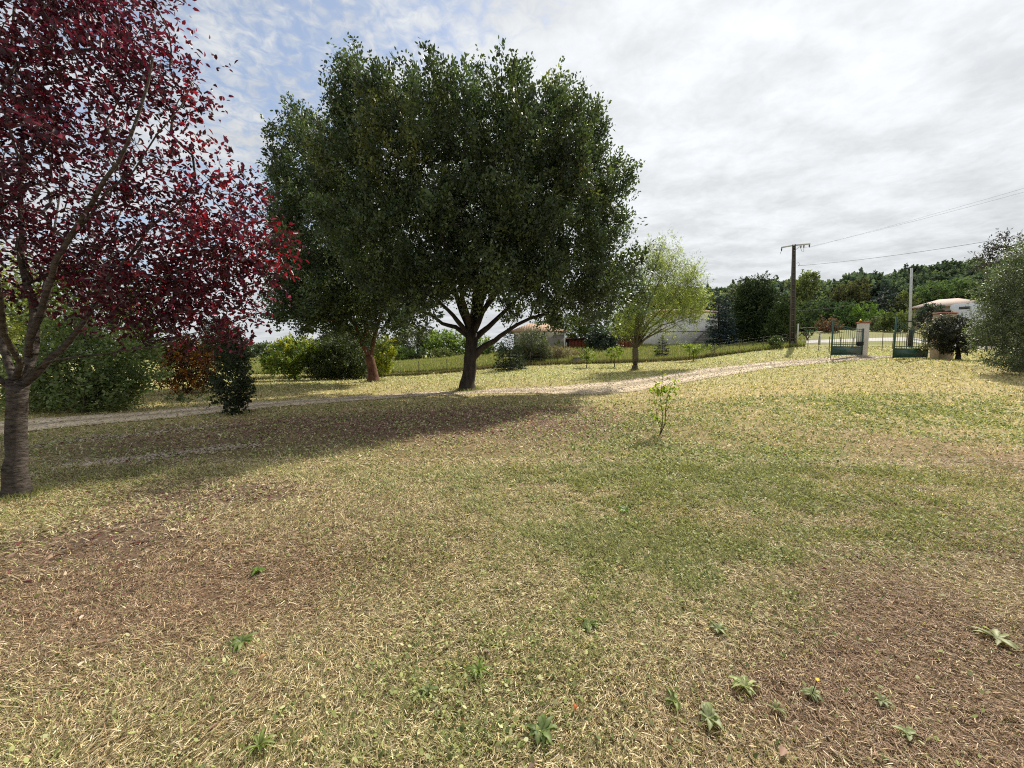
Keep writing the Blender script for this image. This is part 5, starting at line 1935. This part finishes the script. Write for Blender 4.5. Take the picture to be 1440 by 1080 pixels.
# taller field grass beyond the fence
n = 90000
px = 330 + rg.random(n) * 800
tt = 33.5 + (rg.random(n) ** 1.7) * 28
x = (px - 720) / F * tt
y = tt
z = ground(x, y)
an = rg.random(n) * 6.283
tl = .2 + .5 * rg.random(n)
d = np.c_[np.cos(an) * np.sin(tl), np.sin(an) * np.sin(tl), np.cos(tl)]
cs = np.array([(0.19, 0.23, 0.06), (0.26, 0.27, 0.09), (0.15, 0.20, 0.05), (0.32, 0.29, 0.14)])
cc = cs[rg.integers(0, 4, n)] * (.75 + .5 * rg.random((n, 1)))
v, f, vc = leaf_mesh(np.c_[x, y, z], d, norm(rg.normal(size=(n, 3))), .32 * (.5 + rg.random(n)), .06, cc, 'kite')
tag(mesh_obj('field_grass', v, f, M_GRASS, None, col=vc), 'uncut grass of the field beyond the wire fence', 'grass', kind='stuff')

# weeds along the foot of the fence
fp = np.array(fl)[:, :2]
fd = np.r_[0, np.cumsum(np.linalg.norm(np.diff(fp, axis=0), axis=1))]
n = 16000
s = rg.random(n) * fd[-1]
s = s[vnoise(s, s * 0 + 2, .9) > .28]
n = len(s)
x = np.interp(s, fd, fp[:, 0]) + rg.normal(size=n) * .10
y = np.interp(s, fd, fp[:, 1]) + rg.normal(size=n) * .14
an = rg.random(n) * 6.283
tl = .15 + .5 * rg.random(n)
d = np.c_[np.cos(an) * np.sin(tl), np.sin(an) * np.sin(tl), np.cos(tl)]
cs = np.array([(0.14, 0.13, 0.06), (0.22, 0.17, 0.09), (0.10, 0.11, 0.045)])
cc = cs[rg.integers(0, 3, n)] * (.75 + .5 * rg.random((n, 1)))
v, f, vc = leaf_mesh(np.c_[x, y, ground(x, y)], d, norm(rg.normal(size=(n, 3))), .26 * (.5 + rg.random(n)), .035, cc, 'kite')
tag(mesh_obj('fence_weeds', v, f, M_GRASS, None, col=vc), 'tall weeds along the foot of the long wire fence', 'weeds', kind='stuff')

# clover and other small broad leaves in the green patches
x, y = scatter(480000, .7, 12.0, 1.35)
gr, br, ru, sh, di = weights(x, y)
k = (rg.random(len(x)) < np.clip(.10 + gr * .95 - .16 * br, 0.02, 1) * (.1 + 1.4 * vnoise(x + 3, y + 9, 4.0, 2))) & ~in_drive(x, y)
x, y = x[k], y[k]
n = len(x)
an = rg.random(n) * 6.283
tl = .8 + .6 * rg.random(n)
d = np.c_[np.cos(an) * np.sin(tl), np.sin(an) * np.sin(tl), np.cos(tl)]
cs = np.array([(0.26, 0.30, 0.10), (0.34, 0.37, 0.14), (0.13, 0.17, 0.055), (0.46, 0.47, 0.25)])
cc = cs[rg.integers(0, 4, n)] * (.7 + .55 * rg.random((n, 1)))
sz = np.maximum(1, y / 2.6) ** .75 * (.5 + .9 * rg.random(n))
v, f, vc = leaf_mesh(np.c_[x, y, gnd(x, y) + .006 + .022 * rg.random(n)], d, norm(rg.normal(size=(n, 3)) * .5 + (0, 0, 1)), .020 * sz, .013 * sz, cc, 'hex')
tag(mesh_obj('clover', v, f, M_GRASS, None, col=vc), 'small broad leaves of clover and weeds in the greener patches', 'clover', kind='stuff')

# fallen leaves
x, y = scatter(190000, 1.3, 22.0, 1.1)
gr, br, ru, sh, di = weights(x, y)
k = rg.random(len(x)) < .006 + .85 * ru ** 1.5 * sstep(3.0, 8.0, y) + .22 * ru
x, y = x[k], y[k]
n = len(x)
an = rg.random(n) * 6.283
d = np.c_[np.cos(an), np.sin(an), rg.normal(size=n) * .25]
cs = np.array([(0.28, 0.18, 0.135), (0.18, 0.125, 0.10), (0.38, 0.27, 0.20), (0.17, 0.06, 0.06), (0.56, 0.45, 0.34)])
cc = cs[rg.choice(5, n, p=[.33, .28, .2, .12, .07])] * (.7 + .6 * rg.random((n, 1)))
sz = np.maximum(1, y / 5) ** .5 * (.6 + .7 * rg.random(n))
v, f, vc = leaf_mesh(np.c_[x, y, gnd(x, y) + .012 + .02 * rg.random(n)], d, norm(rg.normal(size=(n, 3)) * .45 + (0, 0, 1)), .042 * sz, .024 * sz, cc, 'leaf')
tag(mesh_obj('leaf_litter', v, f, M_GRASS, None, col=vc), 'brown and dark red fallen leaves under the trees', 'fallen leaves', kind='stuff')

# loose stones on the drive and along the old track
n = 15000
q = rg.random(n)
idx = (q * (len(dU) - 1)).astype(int)
vv = rg.random(n)
x = dU[idx, 0] * (1 - vv) + dL[idx, 0] * vv + rg.normal(size=n) * .12
y = dU[idx, 1] * (1 - vv) + dL[idx, 1] * vv + rg.normal(size=n) * .12
tr = np.array([hit(*p_) for p_ in ((30, 668), (90, 655), (160, 650), (230, 641), (300, 634), (360, 627))])
tr2 = np.array([hit(*p_) for p_ in ((20, 634), (90, 622), (160, 616), (240, 606), (330, 598))])
for T_, m in ((tr, 1300), (tr2, 900)):
    td = np.r_[0, np.cumsum(np.linalg.norm(np.diff(T_[:, :2], axis=0), axis=1))]
    s = rg.random(m) * td[-1]
    s = s[vnoise(s, s * 0 + 5, 1.1) > .42]
    x = np.r_[x, np.interp(s, td, T_[:, 0]) + rg.normal(size=len(s)) * .13]
    y = np.r_[y, np.interp(s, td, T_[:, 1]) + rg.normal(size=len(s)) * .13]
n = len(x)
r = .010 + .022 * rg.random(n) ** 2
r = r * np.maximum(1, y / 12) ** .6
oc = norm(rg.normal(size=(n, 6, 3)) * .25 + np.array([[1, 0, 0], [0, 1, 0], [-1, 0, 0], [0, -1, 0], [0, 0, .7], [0, 0, -.7]])[None])
v = (np.c_[x, y, gnd(x, y) + .012]) [:, None] + oc * r[:, None, None] * np.array([1.2, 1.0, .7])
b6 = np.arange(n)[:, None, None] * 6
f = (b6 + np.array([[0, 1, 4], [1, 2, 4], [2, 3, 4], [3, 0, 4], [1, 0, 5], [2, 1, 5], [3, 2, 5], [0, 3, 5]])[None]).reshape(-1, 3)
cc = np.array([(0.56, 0.48, 0.40), (0.46, 0.38, 0.30), (0.62, 0.56, 0.48), (0.34, 0.27, 0.21)])[rg.integers(0, 4, n)]
tag(mesh_obj('loose_stones', v.reshape(-1, 3), [f], M_GRASS, None, col=np.repeat(cc, 6, axis=0)), 'loose pale stones on the gravel drive', 'stones', kind='stuff')


# ------------------------------------------------------------------ single weeds in the near lawn
def rosette(label, px, py, n, L, W, col, lift=.35, seed=0, flower=False, cat='weed', lobed=.25):
    r2 = np.random.default_rng(seed)
    n = int(n * 1.5)
    L, W, lift = L * .92, W * .86, lift * .72
    b = hit(px, py)
    b[2] = float(gnd(np.array([b[0]]), np.array([b[1]]))[0]) + .012
    root = thing('weed_rosette', label, cat, b)
    V, Fq, C, cnt = [], [], [], 0
    for k in range(n):
        an = 2.4 * k + r2.normal() * .5
        l = L * (.26 + .76 * r2.random())
        bend = r2.normal() * .35
        twist = r2.normal() * .5
        m = 7
        u = np.linspace(0, 1, m)
        up = lift * (1 + .8 * r2.random())
        rad = l * u
        zz = l * (up * u - (up * .9) * u ** 2.2) + .006
        wv = W * np.sin(np.pi * np.clip(u * .88 + .10, 0, 1)) ** .8 * (1 + lobed * np.sin(u * 22 + k)) * (.8 + .4 * r2.random()) * .5
        wv[-1] = .001
        dx, dy = math.cos(an), math.sin(an)
        c0 = b + np.c_[dx * rad - dy * bend * l * u * u, dy * rad + dx * bend * l * u * u, zz]
        sd_ = np.array([-dy, dx, 0.0])
        foldz = np.c_[np.zeros(m), np.zeros(m), wv * .4]
        roll = np.c_[np.zeros(m), np.zeros(m), wv * twist * u]
        v = np.concatenate([c0 - sd_ * wv[:, None] + foldz - roll, c0, c0 + sd_ * wv[:, None] + foldz + roll])
        i = np.arange(m - 1)
        f = np.concatenate([np.stack([i, i + m, i + m + 1, i + 1], 1), np.stack([i + m, i + 2 * m, i + 2 * m + 1, i + m + 1], 1)])
        cc = np.array(col) * (1.08, 1.0, .84) * (.75 + .5 * r2.random())
        c = np.repeat(cc[None], len(v), 0)
        c[m:2 * m] *= 1.45
        V.append(v)
        Fq.append(f + cnt)
        C.append(c)
        cnt += len(v)
    mesh_obj('foliage', np.concatenate(V), [np.concatenate(Fq)], M_LEAF_SOFT, root, col=np.concatenate(C))
    if flower:
        mb = MB()
        top = b + (.02, .0, .075)
        mb.tube(np.array([b, b + (.01, 0, .04), top]), .0018, 5)
        mb.build('stalk', M_TWIG, root)
        mb = MB()
        for a in range(10):
            an = a * .628
            mb.raw([top, top + (math.cos(an - .25) * .011, math.sin(an - .25) * .007, .002), top + (math.cos(an) * .010, math.sin(an) * .010, .002), top + (math.cos(an + .25) * .007, math.sin(an + .25) * .007, .002)],
                   [np.array([[0, 1, 2, 3]])])
        mb.build('flower', M_AMBERF, root)
    return root


M_AMBERF = plain_mat('yellow_petal', (0.75, 0.52, 0.02), 0.6, .1)
GREYG = (0.19, 0.225, 0.135)
rosette('pale grey-green weed rosette with long jagged leaves in the brown grass', 1047, 968, 13, .085, .026, (0.26, 0.30, 0.17), .5, 1, lobed=.45)
rosette('broad dusty grey-green leafy weed rosette, lowest of the large ones', 995, 1020, 11, .085, .040, GREYG, .55, 2, lobed=.1)
rosette('green weed rosette with a yellow flower in the brown grass', 1141, 987, 12, .062, .020, (0.17, 0.21, 0.11), .6, 3, True)
rosette('low grey-green weed rosette near the bottom edge in the brown grass', 1276, 1040, 8, .060, .020, (0.22, 0.26, 0.16), .3, 4)
rosette('narrow-leaved tufted weed just below the yellow-flowered rosette', 1090, 1008, 10, .060, .012, (0.17, 0.19, 0.10), .8, 5)
rosette('small weed rosette to the right of the yellow-flowered rosette', 1240, 992, 9, .055, .017, (0.18, 0.21, 0.12), .5, 6)
rosette('bushy green weed clump near the bottom edge below the dry grass centre', 760, 1045, 16, .085, .030, (0.12, 0.17, 0.07), .7, 7)
rosette('bright green grass-leaved tuft in the dry lawn', 672, 950, 18, .085, .012, (0.14, 0.20, 0.06), 1.0, 8)
rosette('yellow-green weed clump left of the pale jagged rosette', 945, 995, 13, .062, .024, (0.15, 0.19, 0.07), .6, 9)
rosette('flat weed rosette in the green and dry grass above the bushy weed clump', 830, 885, 14, .085, .026, (0.15, 0.20, 0.075), .5, 10)
rosette('grey-green weed rosette above the pale jagged rosette', 1010, 892, 11, .075, .022, (0.19, 0.23, 0.13), .6, 11)
rosette('pale weed rosette at the right border of the brown grass', 1400, 908, 9, .11, .026, (0.24, 0.27, 0.17), .3, 12)
rosette('bright green weed tuft in the sunlit middle of the lawn', 880, 722, 14, .12, .030, (0.12, 0.19, 0.05), .8, 13)
rosette('tiny bright green weed alone in the dry left part of the lawn', 362, 806, 10, .07, .026, (0.11, 0.19, 0.05), .7, 14)
rosette('dark green weed tuft left of the bright green grass-leaved tuft', 600, 985, 11, .060, .018, (0.13, 0.17, 0.08), .7, 15)
rosette('sprawling dark green weed in the left part of the dry lawn', 340, 912, 13, .085, .022, (0.13, 0.18, 0.07), .6, 16)
rosette('grassy light green weed tuft at the bottom edge left of the bushy clump', 365, 1062, 14, .07, .014, (0.17, 0.22, 0.08), 1.1, 17)

# curled dry leaves lying singly in the near grass
for k, (px, py, c, lab) in enumerate(((365, 944, (0.40, 0.24, 0.12), 'curled tan fallen leaf in the dry grass'), (811, 998, (0.42, 0.11, 0.03), 'small orange-red fallen leaf in the dry grass'),
                                      (428, 1070, (0.40, 0.27, 0.15), 'tan fallen leaf at the bottom edge of the lawn'), (242, 680, (0.20, 0.03, 0.03), 'wine red fallen leaf in front of the purple tree'))):
    b = hit(px, py)
    z = float(gnd(np.array([b[0]]), np.array([b[1]]))[0]) + .022
    u = np.linspace(0, 1, 8)
    r2 = np.random.default_rng(400 + k)
    an = r2.random() * 6.28
    Lf = .036 + .006 * (k == 0)
    wv = .40 * Lf * np.sin(np.pi * (u * .9 + .06)) * .6
    d = np.array([math.cos(an), math.sin(an), 0.1])
    s = np.array([-math.sin(an), math.cos(an), 0])
    c0 = np.array([b[0], b[1], z]) + d * (u * Lf)[:, None] + np.c_[np.zeros(8), np.zeros(8), .012 * np.sin(u * 3)]
    up = np.c_[np.zeros(8), np.zeros(8), wv * .7]
    v = np.concatenate([c0 - s * wv[:, None] + up, c0, c0 + s * wv[:, None] + up])
    i = np.arange(7)
    f = np.concatenate([np.stack([i, i + 8, i + 9, i + 1], 1), np.stack([i + 8, i + 16, i + 17, i + 9], 1)])
    tag(mesh_obj('fallen_leaf', v, [f], M_GRASS, None, col=np.repeat(np.array(c)[None], len(v), 0)), lab, 'leaf')

# longer grass the mower leaves round the trunks
V, Fq, C, cnt = [], [], [], 0
for (tpx, tt, rr, m) in ((25, 4.15, .15, 900), (657, 16.4, .5, 900), (525, 21.0, .45, 500), (893, 26.0, .3, 350)):
    q = G(tpx, tt)
    an = rg.random(m) * 6.283
    rad = rr * (.75 + .9 * rg.random(m) ** 2)
    x, y = q[0] + np.cos(an) * rad, q[1] + np.sin(an) * rad
    a2 = an + rg.normal(size=m) * 1.2
    tl = .15 + .55 * rg.random(m)
    d = np.c_[np.cos(a2) * np.sin(tl), np.sin(a2) * np.sin(tl), np.cos(tl)]
    cc = np.array([(0.20, 0.24, 0.08), (0.34, 0.30, 0.16), (0.13, 0.17, 0.06)])[rg.integers(0, 3, m)] * (.7 + .6 * rg.random((m, 1)))
    h = (.07 + .05 * (tt > 10)) * (.5 + rg.random(m))
    v, f, vc = leaf_mesh(np.c_[x, y, gnd(x, y)], d, norm(rg.normal(size=(m, 3))), h, .005 + .006 * (tt > 10), cc, 'kite')
    V.append(v)
    Fq.append(f[0] + cnt)
    C.append(vc)
    cnt += len(v)
tag(mesh_obj('trunk_grass', np.concatenate(V), [np.concatenate(Fq)], M_GRASS, None, col=np.concatenate(C)), 'longer grass standing round the tree trunks', 'grass', kind='stuff')
